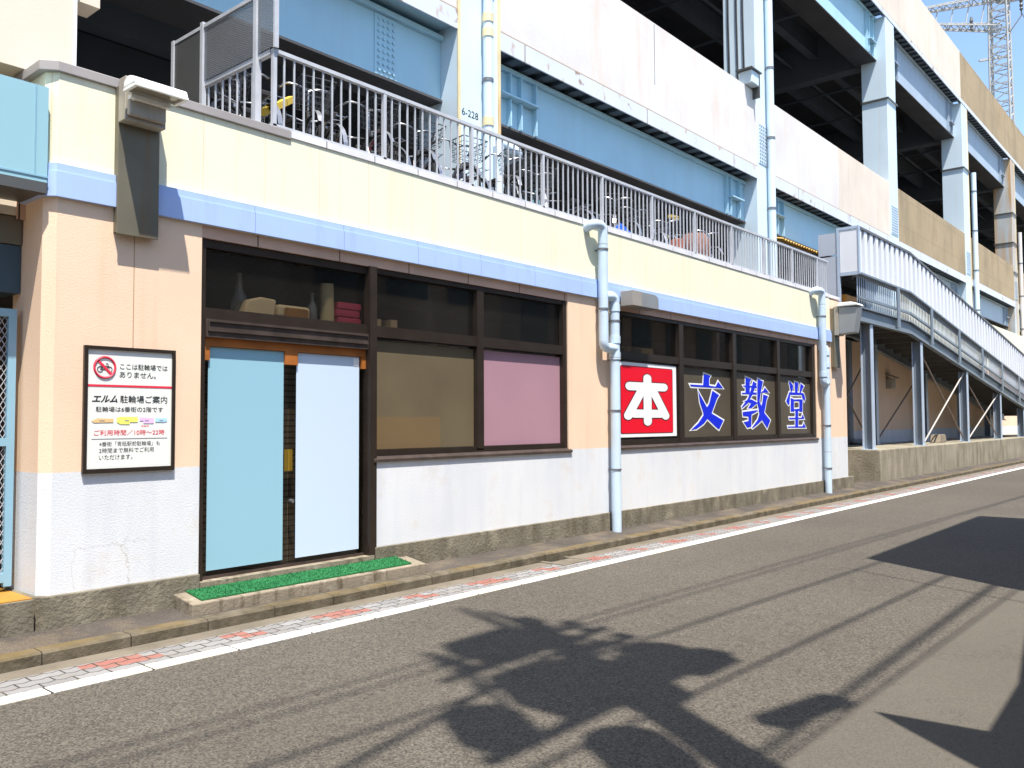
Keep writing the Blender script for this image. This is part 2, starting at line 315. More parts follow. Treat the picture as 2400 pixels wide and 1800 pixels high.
class MB:
    def __init__(s): s.v = []; s.f = []
    def add(s, vs, fs):
        k = len(s.v); s.v += [tuple(v) for v in vs]; s.f += [[i + k for i in f] for f in fs]; return s
    def box(s, x0, x1, y0, y1, z0, z1):
        return s.add([(x0, y0, z0), (x1, y0, z0), (x1, y1, z0), (x0, y1, z0), (x0, y0, z1), (x1, y0, z1), (x1, y1, z1), (x0, y1, z1)],
                     [(0, 3, 2, 1), (4, 5, 6, 7), (0, 1, 5, 4), (1, 2, 6, 5), (2, 3, 7, 6), (3, 0, 4, 7)])
    def prism(s, poly, axis, a, b):
        n = len(poly)
        P = {'z': lambda p, t: (p[0], p[1], t), 'y': lambda p, t: (p[0], t, p[1]), 'x': lambda p, t: (t, p[0], p[1])}[axis]
        return s.add([P(p, a) for p in poly] + [P(p, b) for p in poly],
                     [list(range(n))[::-1], list(range(n, 2 * n))] + [(i, (i + 1) % n, n + (i + 1) % n, n + i) for i in range(n)])
    def tube(s, pts, r, n=8, caps=True):
        pts = [Vector(p) for p in pts]; vs = []; fs = []
        rr = r if isinstance(r, (list, tuple)) else [r] * len(pts)
        up = Vector((0, 0, 1)); prev = None
        for i, p in enumerate(pts):
            d = (pts[min(i + 1, len(pts) - 1)] - pts[max(i - 1, 0)]).normalized()
            a = prev if prev is not None else (up if abs(d.z) < 0.9 else Vector((1, 0, 0)))
            a = (a - d * a.dot(d)); a = a.normalized() if a.length > 1e-6 else d.orthogonal().normalized()
            prev = a; b = d.cross(a)
            for k in range(n):
                t = 2 * math.pi * k / n; vs.append(p + (a * math.cos(t) + b * math.sin(t)) * rr[i])
        m = len(pts)
        for i in range(m - 1):
            for k in range(n): fs.append((i * n + k, i * n + (k + 1) % n, (i + 1) * n + (k + 1) % n, (i + 1) * n + k))
        if caps: fs += [list(range(n))[::-1], list(range((m - 1) * n, m * n))]
        return s.add(vs, fs)
    def bar(s, p0, p1, w, h, up=(0, 0, 1)):
        p0, p1, up = Vector(p0), Vector(p1), Vector(up); d = (p1 - p0).normalized()
        a = d.cross(up); a = (a.normalized() if a.length > 1e-5 else d.orthogonal().normalized()); b = a.cross(d)
        q = [a * (-w / 2) - b * (h / 2), a * (w / 2) - b * (h / 2), a * (w / 2) + b * (h / 2), a * (-w / 2) + b * (h / 2)]
        return s.add([p0 + v for v in q] + [p1 + v for v in q], [(0, 3, 2, 1), (4, 5, 6, 7), (0, 1, 5, 4), (1, 2, 6, 5), (2, 3, 7, 6), (3, 0, 4, 7)])
    def torus(s, c, R_, r, axis='y', n=28, m=8):
        vs = []; fs = []
        for i in range(n):
            t = 2 * math.pi * i / n
            for k in range(m):
                u = 2 * math.pi * k / m; q = R_ + r * math.cos(u); h = r * math.sin(u)
                v = {'y': (q * math.cos(t), h, q * math.sin(t)), 'z': (q * math.cos(t), q * math.sin(t), h), 'x': (h, q * math.cos(t), q * math.sin(t))}[axis]
                vs.append((c[0] + v[0], c[1] + v[1], c[2] + v[2]))
        for i in range(n):
            for k in range(m): fs.append((i * m + k, ((i + 1) % n) * m + k, ((i + 1) % n) * m + (k + 1) % m, i * m + (k + 1) % m))
        return s.add(vs, fs)
    def lathe(s, c, prof, n=16):                 # prof: (radius, z)
        vs = []; fs = []
        for r, z in prof:
            for k in range(n):
                t = 2 * math.pi * k / n; vs.append((c[0] + r * math.cos(t), c[1] + r * math.sin(t), c[2] + z))
        for i in range(len(prof) - 1):
            for k in range(n): fs.append((i * n + k, i * n + (k + 1) % n, (i + 1) * n + (k + 1) % n, (i + 1) * n + k))
        fs += [list(range(n))[::-1], list(range((len(prof) - 1) * n, len(prof) * n))]
        return s.add(vs, fs)
    def build(s, name, mat, parent=None, smooth=False, bevel=0.0, origin=None):
        if parent is not None: o0 = W[parent]
        elif origin is not None: o0 = Vector(origin)
        else:
            xs = [v[0] for v in s.v]; ys = [v[1] for v in s.v]; zs = [v[2] for v in s.v]
            o0 = Vector(((min(xs) + max(xs)) / 2, (min(ys) + max(ys)) / 2, min(zs)))
        me = bpy.data.meshes.new(name); me.from_pydata([Vector(v) - o0 for v in s.v], [], s.f)
        bm = bmesh.new(); bm.from_mesh(me); bmesh.ops.recalc_face_normals(bm, faces=bm.faces); bm.to_mesh(me); bm.free()
        if smooth:
            me.shade_smooth()
            try: me.set_sharp_from_angle(angle=R(40))
            except Exception: pass
        me.materials.append(M[mat] if isinstance(mat, str) else mat)
        o = bpy.data.objects.new(name, me); COL.objects.link(o)
        if parent is not None: o.parent = parent; W[o] = W[parent]
        else: o.location = o0; W[o] = o0
        if bevel:
            md = o.modifiers.new('bevel', 'BEVEL'); md.width = bevel; md.segments = 2; md.limit_method = 'ANGLE'
        return o
def box(name, mat, parent, *a, bevel=0.0): return MB().box(*a).build(name, mat, parent, bevel=bevel)
def copy_tree(o, parent=None):
    c = o.copy(); COL.objects.link(c)
    if parent: c.parent = parent
    for ch in list(o.children): copy_tree(ch, c)
    return c
def elbow(p, q, r, rad, n=6):                   # points of a bend at p between unit directions
    pass
def bend(path, rad=0.09, n=6):
    """round the corners of a polyline"""
    P = [Vector(p) for p in path]; out = [P[0]]
    for i in range(1, len(P) - 1):
        a = (P[i - 1] - P[i]); b = (P[i + 1] - P[i]); r = min(rad, a.length * 0.49, b.length * 0.49)
        s, e = P[i] + a.normalized() * r, P[i] + b.normalized() * r
        for k in range(n + 1):
            t = k / n; out.append(s * (1 - t) ** 2 + P[i] * 2 * t * (1 - t) + e * t * t)
    out.append(P[-1]); return out

# text as meshes: body laid on the plane y = Y, fitted to a box
def text_mb(mb, body, x0, x1, zc, h, Y, bold=0.0, shear=0.0):
    cu = bpy.data.curves.new('lettering', 'FONT'); cu.body = body; cu.size = 1.0; cu.offset = bold; cu.shear = shear
    o = bpy.data.objects.new('lettering', cu); COL.objects.link(o)
    bpy.context.view_layer.update()
    dg = bpy.context.evaluated_depsgraph_get(); me = bpy.data.meshes.new_from_object(o.evaluated_get(dg))
    xs = [v.co.x for v in me.vertices]; ys = [v.co.y for v in me.vertices]
    a, b, c, d = min(xs), max(xs), min(ys), max(ys)
    mb.add([(x0 + (v.co.x - a) / (b - a) * (x1 - x0), Y, zc - h / 2 + (v.co.y - c) / (d - c) * h) for v in me.vertices], [list(p.vertices) for p in me.polygons])
    bpy.data.objects.remove(o); bpy.data.curves.remove(cu); bpy.data.meshes.remove(me)

def grow(poly, d):                              # outline a polygon outward by d (mitred, limited)
    n = len(poly); A = sum(poly[i][0] * poly[(i + 1) % n][1] - poly[(i + 1) % n][0] * poly[i][1] for i in range(n))
    sg = 1 if A > 0 else -1; out = []
    for i in range(n):
        p0, p, p1 = Vector(poly[i - 1]), Vector(poly[i]), Vector(poly[(i + 1) % n])
        e0, e1 = (p - p0).normalized(), (p1 - p).normalized()
        n0, n1 = Vector((e0.y, -e0.x)) * sg, Vector((e1.y, -e1.x)) * sg
        m = n0 + n1; m = m.normalized() if m.length > 0.2 else n0
        k = d / max(0.45, m.dot(n0)); q = p + m * k; out.append((q.x, q.y))
    return out
def flat(mb, poly, Y, t=0.002): mb.prism(poly, 'y', Y - t, Y)

# ================================================================== ground, road, kerb
def struct(name, mb, mat): return tag(mb.build(name, mat, origin=(0, 0, 0)), kind='structure')
struct('ground', MB().box(-600, 900, -600, 900, -1.0, -0.03), 'ground')
struct('road', MB().box(-60, 140, -4.92, -0.70, -0.5, 0.0), 'asphalt')
struct('road_apron', MB().box(-60, 140, -30.0, -4.925, -0.5, 0.004), 'apron')
g = MB(); g.box(-60, 7.63, -0.70, -0.50, -0.4, 0.002); g.box(8.15, 140, -0.70, -0.50, -0.4, 0.002); struct('gutter', g, 'gutter')
struct('paver_strip', MB().box(-60, 140, -1.03, -0.702, 0.0, 0.005), 'paver')
struct('road_line', MB().box(-60, 62, -1.175, -1.035, 0.0, 0.006), 'line')
struct('kerb', MB().prism([(-0.50, -0.3), (-0.50, 0.075), (-0.485, 0.09), (-0.365, 0.092), (-0.365, -0.3)], 'x', -60, 140), 'kerb')
struct('sidewalk', MB().prism([(-0.364, -0.3), (-0.364, 0.089), (0.3, 0.150), (0.3, -0.3)], 'x', -60, 140), 'sidewalk')
dr = thing('drain_inlet', (7.9, -0.7, 0), 'concrete drain inlet with a dark slot set in the gutter against the kerb', 'drain')
d = MB(); d.box(7.632, 7.70, -0.86, -0.502, -0.3, 0.012); d.box(8.08, 8.148, -0.86, -0.502, -0.3, 0.012); d.box(7.70, 8.08, -0.86, -0.78, -0.3, 0.012); d.build('frame', 'gutter', dr)
box('slot', 'black', dr, 7.70, 8.08, -0.60, -0.502, -0.2, -0.03); box('cover', 'gutter', dr, 7.70, 8.08, -0.778, -0.602, -0.2, 0.008)

# ================================================================== the shop building
XL, XR = 2.57, 19.2
DX0, DX1 = 3.73, 5.60       # door opening
WA0, WA1 = 5.60, 8.88       # first window bay
WB0, WB1 = 9.97, 17.42      # second window bay
B = thing('shop_building', (XL, 0, 0), 'low street-front shop building with cream upper wall, blue band, peach wall and white dado', 'building')
def corner(z0, z1, x1, mat, name, y=0.0, inset=0.0):
    MB().prism([(XL - inset * 0.4, y), (x1, y), (x1, y + 0.2), (2.72, y + 0.2), (2.72, 0.62), (2.5 - inset, 0.62), (2.5 - inset, y + 0.075)], 'z', z0, z1).build(name, mat, B)
corner(0.36, 1.245, DX0, 'dado', 'white_dado')
corner(1.245, 3.28, DX0, 'peach', 'peach_wall')
box('peach_wall', 'peach', B, WA1, WB0, 0, 0.2, 1.245, 3.28)
box('peach_wall', 'peach', B, WB1, XR, 0, 0.2, 1.245, 3.28)
box('peach_wall', 'peach', B, 18.26, XR, 0, 0.2, 3.28, 4.20)
box('peach_wall', 'peach', B, XR - 0.2, XR, 0.2, 2.0, 0.36, 4.2)
box('white_dado', 'dado', B, DX1, WB0, 0, 0.2, 0.36, 1.245)
box('white_dado', 'dado', B, WB0, XR, 0, 0.2, 0.36, 1.245)
corner(3.28, 4.22, 4.6, 'cream', 'cream_wall')
box('cream_wall', 'cream', B, 4.6, 18.26, 0, 0.2, 3.28, 4.24)
pl = MB(); pl.prism([(XL - 0.03, -0.03), (DX0, -0.03), (DX0, 0.2), (2.72, 0.2), (2.72, 0.62), (2.46, 0.62), (2.46, 0.05)], 'z', 0.0, 0.36); pl.build('plinth', 'plinth', B, bevel=0.008)
box('plinth', 'plinth', B, DX1 + 0.02, XR + 0.3, -0.03, 0.2, 0.0, 0.36, bevel=0.008)
# blue band with a lip along its top, returning round the corner
for z0, z1, dy in ((3.28, 3.465, 0.042), (3.465, 3.53, 0.030)):
    MB().prism([(XL - dy * 0.6, -dy), (18.26, -dy), (18.26, -0.001), (XL, -0.001), (2.499, 0.072), (2.499, 0.42), (2.5 - dy, 0.42), (2.5 - dy, 0.06)], 'z', z0, z1).build('blue_band', 'band', B)
for x0, x1 in ((DX0, WA1), (WB0, WB1)): box('lintel_flashing', 'flashing', B, x0, x1, 0.012, 0.2, 3.175, 3.279)
MB().prism([(XL - 0.02, -0.022), (4.6, -0.022), (4.6, 0.25), (2.76, 0.25), (2.76, 1.2), (2.45, 1.2), (2.45, 0.06)], 'z', 4.222, 4.30).build('coping', 'cap', B, bevel=0.006)
box('edge_trim', 'sill_edge', B, 4.603, 18.9, -0.012, 0.22, 4.242, 4.305)
box('parking_deck', 'floor', B, 2.76, 19.2, 0.26, 13.9, 3.9, 4.27)
# interior of the ground floor
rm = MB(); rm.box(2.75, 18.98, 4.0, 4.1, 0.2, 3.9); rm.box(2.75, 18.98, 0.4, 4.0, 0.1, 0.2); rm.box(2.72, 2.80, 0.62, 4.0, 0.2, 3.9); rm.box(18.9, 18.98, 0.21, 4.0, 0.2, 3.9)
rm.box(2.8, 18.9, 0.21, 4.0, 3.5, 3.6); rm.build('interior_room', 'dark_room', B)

# door: bronze frame, transom light above, two filmed glass leaves
D = MB(); D.box(3.73, 3.785, 0.03, 0.16, 0.22, 3.174); D.box(5.55, 5.64, -0.012, 0.16, 0.24, 3.174); D.box(3.785, 5.55, 0.04, 0.16, 3.10, 3.174)
D.box(3.785, 5.55, 0.03, 0.16, 2.49, 2.585)
door = D.build('door', 'bronze', B)
MB().box(3.785, 5.55, 0.015, 0.16, 2.335, 2.489).build('header_box', 'bronze_light', door)
hr = MB(); hr.box(3.80, 5.54, 0.0, 0.014, 2.385, 2.395); hr.box(3.80, 5.54, 0.0, 0.014, 2.465, 2.475); hr.box(3.80, 3.81, 0.0, 0.014, 2.395, 2.465); hr.build('header_moulding', 'bronze_light', door)
oh = MB(); oh.box(3.785, 5.55, 0.055, 0.12, 2.262, 2.334); oh.box(3.785, 3.845, 0.055, 0.12, 2.14, 2.262); oh.box(4.60, 4.74, 0.055, 0.12, 2.14, 2.262); oh.box(5.50, 5.55, 0.055, 0.12, 2.14, 2.262); oh.build('header_rail', 'orange', door)
MB().box(3.785, 5.55, 0.085, 0.095, 2.585, 3.10).build('transom_pane', 'wired', door)
for x0, x1, f0, f1, fm, lb in ((3.79, 4.665, 3.845, 4.60, 'film_teal', 'glass leaf covered with pale teal film'), (4.675, 5.545, 4.74, 5.485, 'film_white', 'glass leaf covered with pale bluish white film')):
    lf = MB().box(x0, x1, 0.085, 0.093, 0.31, 2.262).build('door_leaf', 'glass', door); lf['label'] = lb
    MB().box(f0, f1, 0.079, 0.083, 0.355, 2.258).build('film', fm, door)
st = MB(); st.box(5.415, 5.48, 0.0755, 0.0785, 2.165, 2.245); st.build('sticker', 'white', door)
ys = MB(); ys.box(4.625, 4.665, 0.097, 0.10, 1.16, 1.36); ys.build('sticker', 'yellow', door); ys = MB(); ys.box(4.675, 4.715, 0.097, 0.10, 1.16, 1.36); ys.build('sticker', 'yellow', door)
MB().tube([(4.69, 0.05, 0.885), (4.69, 0.10, 0.885)], 0.018, 10).build('lock', 'chrome', door)
fl = MB(); fl.box(3.79, 5.545, 0.07, 0.11, 0.285, 0.309); fl.build('threshold', 'bronze_light', door)
box('door_sill', 'step', B, 3.735, 5.60, -0.028, 0.40, 0.0, 0.285)

box('reflection_board', 'door_reflection', B, 3.80, 5.54, 0.20, 0.21, 0.29, 2.26)  # added board standing in for the reflection of brick houses
# first window bay
F = MB(); F.box(7.165, 7.275, 0.02, 0.16, 1.30, 3.12); F.box(8.80, 8.879, 0.02, 0.16, 1.22, 3.174); F.box(5.641, 8.80, 0.03, 0.16, 3.12, 3.174)
for a, b in ((5.641, 7.165), (7.275, 8.80)): F.box(a, b, 0.025, 0.16, 2.47, 2.585); F.box(a, b, 0.03, 0.16, 1.285, 1.325)
F.box(5.641, 8.80, 0.02, 0.16, 1.246, 1.284)
win = F.build('window', 'bronze', B)
MB().prism([(-0.024, 1.205), (-0.024, 1.232), (0.018, 1.262), (0.018, 1.246), (-0.004, 1.246), (-0.004, 1.205)], 'x', 5.60, 8.93).build('sill', 'bronze_light', win)
for a, b, fm in ((5.641, 7.165, 'film_olive'), (7.275, 8.80, 'film_pink')):
    MB().box(a, b, 0.085, 0.093, 2.585, 3.12).build('pane', 'wired', win); MB().box(a, b, 0.085, 0.093, 1.325, 2.47).build('pane', 'glass', win)
    f = MB().box(a + 0.004, b - 0.004, 0.078, 0.083, 1.328, 2.44).build('film', fm, win)
MB().box(5.65, 6.62, 0.0745, 0.0775, 1.33, 1.66).build('film', M.setdefault('film_tan', mk('tan_film', (0.155, 0.105, 0.052), 0.3, (1.2, 0.05))), win)

# second window bay with the big lettering
F = MB(); F.box(WB0, 10.06, 0.02, 0.16, 1.285, 3.12); F.box(WB0, WB1, 0.02, 0.16, 1.246, 1.284); F.box(WB0, WB1, 0.03, 0.16, 3.12, 3.174)
bays = ((10.06, 11.81), (11.94, 13.67), (13.80, 15.54), (15.65, 17.27))
for a, b in ((11.81, 11.94), (13.67, 13.80), (15.54, 15.65), (17.27, 17.418)): F.box(a, b, 0.015, 0.16, 1.285, 3.12)
for a, b in bays: F.box(a, b, 0.025, 0.16, 2.49, 2.60); F.box(a, b, 0.03, 0.16, 1.285, 1.34)
win2 = F.build('window', 'bronze', B)
MB().prism([(-0.024, 1.205), (-0.024, 1.232), (0.018, 1.262), (0.018, 1.246), (-0.004, 1.246), (-0.004, 1.205)], 'x', WB0 - 0.02, WB1 + 0.05).build('sill', 'bronze_light', win2)
GL = {"wen": [[[12.71, 2.38], [12.94, 2.35], [12.89, 2.31], [12.89, 2.19], [13.12, 2.18], [13.21, 2.27], [13.39, 2.16], [12.27, 2.16], [12.24, 2.19], [12.68, 2.19]], [[12.51, 2.1], [12.56, 2.04], [12.8, 1.83], [12.88, 1.89], [13.0, 2.11], [13.24, 2.04], [13.16, 1.98], [12.96, 1.73], [13.38, 1.61], [13.22, 1.46], [13.11, 1.5], [12.81, 1.64], [12.68, 1.56], [12.44, 1.48], [12.25, 1.46], [12.5, 1.57], [12.68, 1.7], [12.67, 1.74], [12.56, 1.91]]], "jiao": [[[14.27, 2.38], [14.5, 2.35], [14.44, 2.3], [14.43, 2.08], [14.26, 2.08]], [[14.16, 2.23], [14.73, 2.24], [14.73, 2.2], [14.19, 2.21]], [[14.11, 2.1], [14.72, 2.12], [14.72, 2.08], [14.11, 2.08]], [[14.58, 2.32], [14.73, 2.28], [14.53, 2.07], [14.35, 1.92], [14.11, 1.83], [14.1, 1.85], [14.35, 2.0], [14.47, 2.15]], [[14.18, 1.95], [14.49, 1.99], [14.76, 1.93], [14.48, 1.83], [14.35, 1.83], [14.48, 1.92]], [[14.13, 1.76], [14.48, 1.78], [14.75, 1.8], [14.75, 1.78], [14.49, 1.72], [14.47, 1.5], [14.31, 1.48], [14.16, 1.58], [14.36, 1.6], [14.36, 1.68], [14.14, 1.69]], [[14.77, 2.37], [15.0, 2.33], [14.9, 2.13], [14.84, 1.96], [14.91, 1.85], [14.79, 1.82], [14.74, 1.92], [14.75, 2.19]], [[14.88, 2.12], [15.01, 2.16], [15.07, 2.22], [15.25, 2.13]], [[15.0, 2.09], [15.21, 2.06], [15.14, 1.99], [15.07, 1.82], [14.94, 1.62], [14.74, 1.54], [14.52, 1.47], [14.5, 1.48], [14.74, 1.62], [14.83, 1.75], [14.96, 1.95]], [[14.83, 1.96], [15.05, 1.74], [15.29, 1.61], [15.15, 1.46], [14.88, 1.65], [14.79, 1.78]]], "tang": [[[16.2, 2.36], [16.31, 2.35], [16.41, 2.29], [16.38, 2.2], [16.29, 2.16]], [[16.48, 2.37], [16.67, 2.35], [16.61, 2.13], [16.5, 2.13]], [[16.78, 2.35], [16.95, 2.3], [16.78, 2.16], [16.72, 2.15]], [[16.21, 2.16], [16.89, 2.16], [16.96, 2.13], [17.01, 2.05], [16.96, 1.99], [16.86, 2.06], [16.83, 2.12], [16.25, 2.11], [16.2, 1.92], [16.15, 1.91], [16.05, 1.98]], [[16.27, 2.05], [16.43, 2.02], [16.42, 1.78], [16.26, 1.78]], [[16.7, 2.03], [16.87, 2.03], [16.85, 1.78], [16.69, 1.78]], [[16.43, 2.02], [16.7, 2.03], [16.7, 1.99], [16.43, 1.99]], [[16.42, 1.83], [16.69, 1.84], [16.69, 1.8], [16.42, 1.8]], [[16.49, 1.81], [16.63, 1.81], [16.61, 1.48], [16.47, 1.48]], [[16.17, 1.66], [16.79, 1.66], [16.86, 1.73], [16.94, 1.64], [16.18, 1.63]], [[16.1, 1.49], [16.84, 1.49], [16.9, 1.56], [17.01, 1.46], [16.11, 1.47]]]}
for i, (a, b) in enumerate(bays):
    MB().box(a, b, 0.085, 0.093, 2.60, 3.12).build('pane', 'glass', win2); MB().box(a, b, 0.085, 0.093, 1.34, 2.49).build('pane', 'glass', win2)
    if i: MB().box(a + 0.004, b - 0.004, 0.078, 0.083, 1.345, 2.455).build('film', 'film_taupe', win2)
def sx(p): return [(x, z) for x, z in p]
for nm in ('wen', 'jiao', 'tang'):
    wb, bb = MB(), MB()
    for k, po in enumerate(GL[nm]):
        asp = 1.0
        flat(wb, grow(po, 0.028), 0.0765 - k * 0.00015, 0.001)
        flat(bb, po, 0.0725 - k * 0.00015, 0.001)
    wb.build('lettering_outline', 'white', win2); bb.build('lettering', 'blue', win2)

# red book sign in the first pane of the second bay
bs = thing('book_sign', (10.9, 0.0, 1.37), 'square red and white sign with one big white rounded character beside the downpipe', 'sign')
MB().box(10.075, 11.75, 0.045, 0.075, 1.372, 2.455).build('panel', 'white', bs, bevel=0.004)
def rrect(x0, x1, z0, z1, r, n=5):
    out = []
    for cx, cz, a in ((x1 - r, z1 - r * .7, 0), (x0 + r, z1 - r * .7, 90), (x0 + r, z0 + r * .7, 180), (x1 - r, z0 + r * .7, 270)):
        for k in range(n + 1):
            t = R(a + 90 * k / n); out.append((cx + r * math.cos(t), cz + r * .7 * math.sin(t)))
    return out
m = MB(); flat(m, rrect(10.165, 11.635, 1.425, 2.405, 0.04), 0.0445); m.build('border', 'maroon', bs)
m = MB(); flat(m, rrect(10.18, 11.62, 1.434, 2.396, 0.035), 0.0425); m.build('red_field', 'red', bs)
def pill(x0, z0, x1, z1, rx, rz, n=10):         # a stroke drawn with an elliptical pen
    a = math.atan2((z1 - z0) / rz, (x1 - x0) / rx); out = []
    for k in range(n + 1):
        t = a + math.pi / 2 + math.pi * k / n; out.append((x0 + rx * math.cos(t), z0 + rz * math.sin(t)))
    for k in range(n + 1):
        t = a - math.pi / 2 + math.pi * k / n; out.append((x1 + rx * math.cos(t), z1 + rz * math.sin(t)))
    return out
strokes = [(10.885, 2.235, 10.885, 1.60), (10.40, 2.11, 11.36, 2.115), (10.75, 2.08, 10.355, 1.685), (11.02, 2.08, 11.40, 1.685), (10.52, 1.715, 11.25, 1.715)]
for nm, mt, gx, y0 in (('character_outline', 'maroon', 0.022, 0.0405), ('character', 'white', 0.0, 0.0375)):
    m = MB()
    for k, (x0, z0, x1, z1) in enumerate(strokes): flat(m, pill(x0, z0, x1, z1, 0.112 + gx, (0.060 if k else 0.062) + gx * .65), y0 - k * 0.00025, 0.001)
    m.build(nm, mt, bs)

# step with the green mat
stp = MB().prism([(-0.325, 0.05), (-0.325, 0.185), (-0.031, 0.232), (-0.031, 0.05)], 'x', 3.50, 6.02).build('door_step', 'step', bevel=0.01)
tag(stp, 'low stained concrete step in front of the shop door', 'step')
mm = MB()
def steptop(y): return 0.185 + (y + 0.325) * (0.047 / 0.294)
mm.prism([(-0.285, steptop(-0.285) + 0.002), (-0.285, steptop(-0.285) + 0.014), (-0.036, steptop(-0.036) + 0.014), (-0.036, steptop(-0.036) + 0.002)], 'x', 3.60, 5.86)
for i in range(2600):
    x = random.uniform(3.595, 5.862); y = random.uniform(-0.287, -0.036); z = steptop(y) + 0.012
    a = random.uniform(0, 6.28); w_ = 0.004; lx, ly = random.uniform(-.008, .008), random.uniform(-.008, .008)
    mm.add([(x - w_ * math.cos(a), y - w_ * math.sin(a), z), (x + w_ * math.cos(a), y + w_ * math.sin(a), z), (x + lx, y + ly, z + random.uniform(.010, .02))], [(0, 1, 2)])
tag(mm.build('turf_mat', 'turf'), 'bright green artificial grass mat lying on the concrete door step', 'mat')

# parking notice board
nb = thing('notice_board', (3.14, 0, 1.23), 'white notice board in a dark bronze frame with a no bicycles emblem and small map', 'notice board')
NX0, NX1, NZ0, NZ1 = 2.775, 3.495, 1.228, 2.195
f = MB(); t = 0.026
f.box(NX0, NX1, -0.030, -0.002, NZ1 - t, NZ1); f.box(NX0, NX1, -0.030, -0.002, NZ0, NZ0 + t + .008); f.box(NX0, NX0 + t, -0.030, -0.002, NZ0 + t + .008, NZ1 - t); f.box(NX1 - t, NX1, -0.030, -0.002, NZ0 + t + .008, NZ1 - t)
f.build('frame', 'bronze', nb)
MB().box(NX0 + t, NX1 - t, -0.015, -0.002, NZ0 + t + .008, NZ1 - t).build('panel', 'board', nb)
U0, U1, V0, V1 = NX0 + t, NX1 - t, NZ1 - t, NZ0 + t + .008
def U(u): return U0 + (U1 - U0) * u
def V(v): return V0 + (V1 - V0) * v
YT = -0.0165
def line_of(mat, *a):
    mb = MB(); text_mb(mb, *a); mb.build('lettering', mat, nb)
HH = V0 - V1
line_of('black', 'ここは駐輪場では', U(.37), U(.945), V(.135), .052 * HH, YT, .004)
line_of('black', 'ありません。', U(.365), U(.80), V(.205), .052 * HH, YT, .004)
line_of('black', 'エルム', U(.055), U(.345), V(.415), .062 * HH, YT, .03, .3)
line_of('black', '駐輪場ご案内', U(.375), U(.945), V(.415), .066 * HH, YT, .006)
line_of('black', '駐輪場は6番街の2階です', U(.10), U(.895), V(.502), .046 * HH, YT, .004)
line_of('red2', 'ご利用時間／10時～22時', U(.085), U(.915), V(.70), .048 * HH, YT, .004)
line_of('black', '4番街「青砥駅前駐輪場」も', U(.145), U(.86), V(.795), .040 * HH, YT, .0)
line_of('black', '2時間まで無料でご利用', U(.145), U(.785), V(.85), .042 * HH, YT, .0)
line_of('black', 'いただけます。', U(.145), U(.53), V(.907), .042 * HH, YT, .0)
line_of('red2', '駐輪場', U(.63), U(.72), V(.645), .016 * HH, YT, .0)
m = MB(); m.box(U0, U1, YT - .001, YT + .001, V(.312), V(.294)); m.build('red_bar', 'red2', nb)
m = MB(); m.box(U(.06), U(.95), YT - .001, YT + .001, V(.7515), V(.7485)); m.build('grey_rule', 'grey_print', nb)
cx, cz, rr = U(.195), V(.150), .079
m = MB(); m.torus((cx, YT, cz), rr, .009, 'y', 40, 4); q = rr * .7; m.bar((cx - q, YT - .0004, cz + q), (cx + q, YT - .0004, cz - q), .004, .018, (0.7, 0, 0.7)); m.build('prohibition_ring', 'red2', nb)
m = MB()
for dx in (-.036, .034): m.torus((cx + dx, YT, cz - .014), .021, .0028, 'y', 20, 4)
for a, b in (((-.036, -.014), (-.012, .014)), ((-.012, .014), (.026, .012)), ((-.036, -.014), (.002, -.016)), ((.002, -.016), (.026, .012)), ((.034, -.014), (.022, .03)), ((.022, .03), (.008, .032)), ((-.012, .014), (-.016, .024)), ((-.024, .026), (-.008, .026)), ((.002, -.016), (-.012, .014))):
    m.bar((cx + a[0], YT, cz + a[1]), (cx + b[0], YT, cz + b[1]), .003, .004, (0, 1, 0))
m.build('bicycle_emblem', 'black', nb)
for nm, po in (('print_orange', [(.055, .60), (.12, .578), (.30, .582), (.30, .612), (.08, .615)]), ('print_yellow', [(.34, .575), (.38, .565), (.585, .567), (.585, .61), (.49, .612), (.49, .63), (.38, .628), (.34, .61)]),
               ('print_pink', [(.61, .57), (.78, .575), (.78, .622), (.655, .622), (.655, .60), (.61, .60)]), ('print_blue', [(.80, .576), (.945, .578), (.945, .605), (.90, .613), (.80, .61)])):
    m = MB(); flat(m, [(U(u), V(v)) for u, v in po], YT); m.build('map_block', nm, nb)
for a, b in ((.14, .20), (.43, .48), (.67, .72), (.85, .90)): box('map_caption', 'grey_print', nb, U(a), U(b), YT - .0032, YT - .0025, V(.602), V(.594))

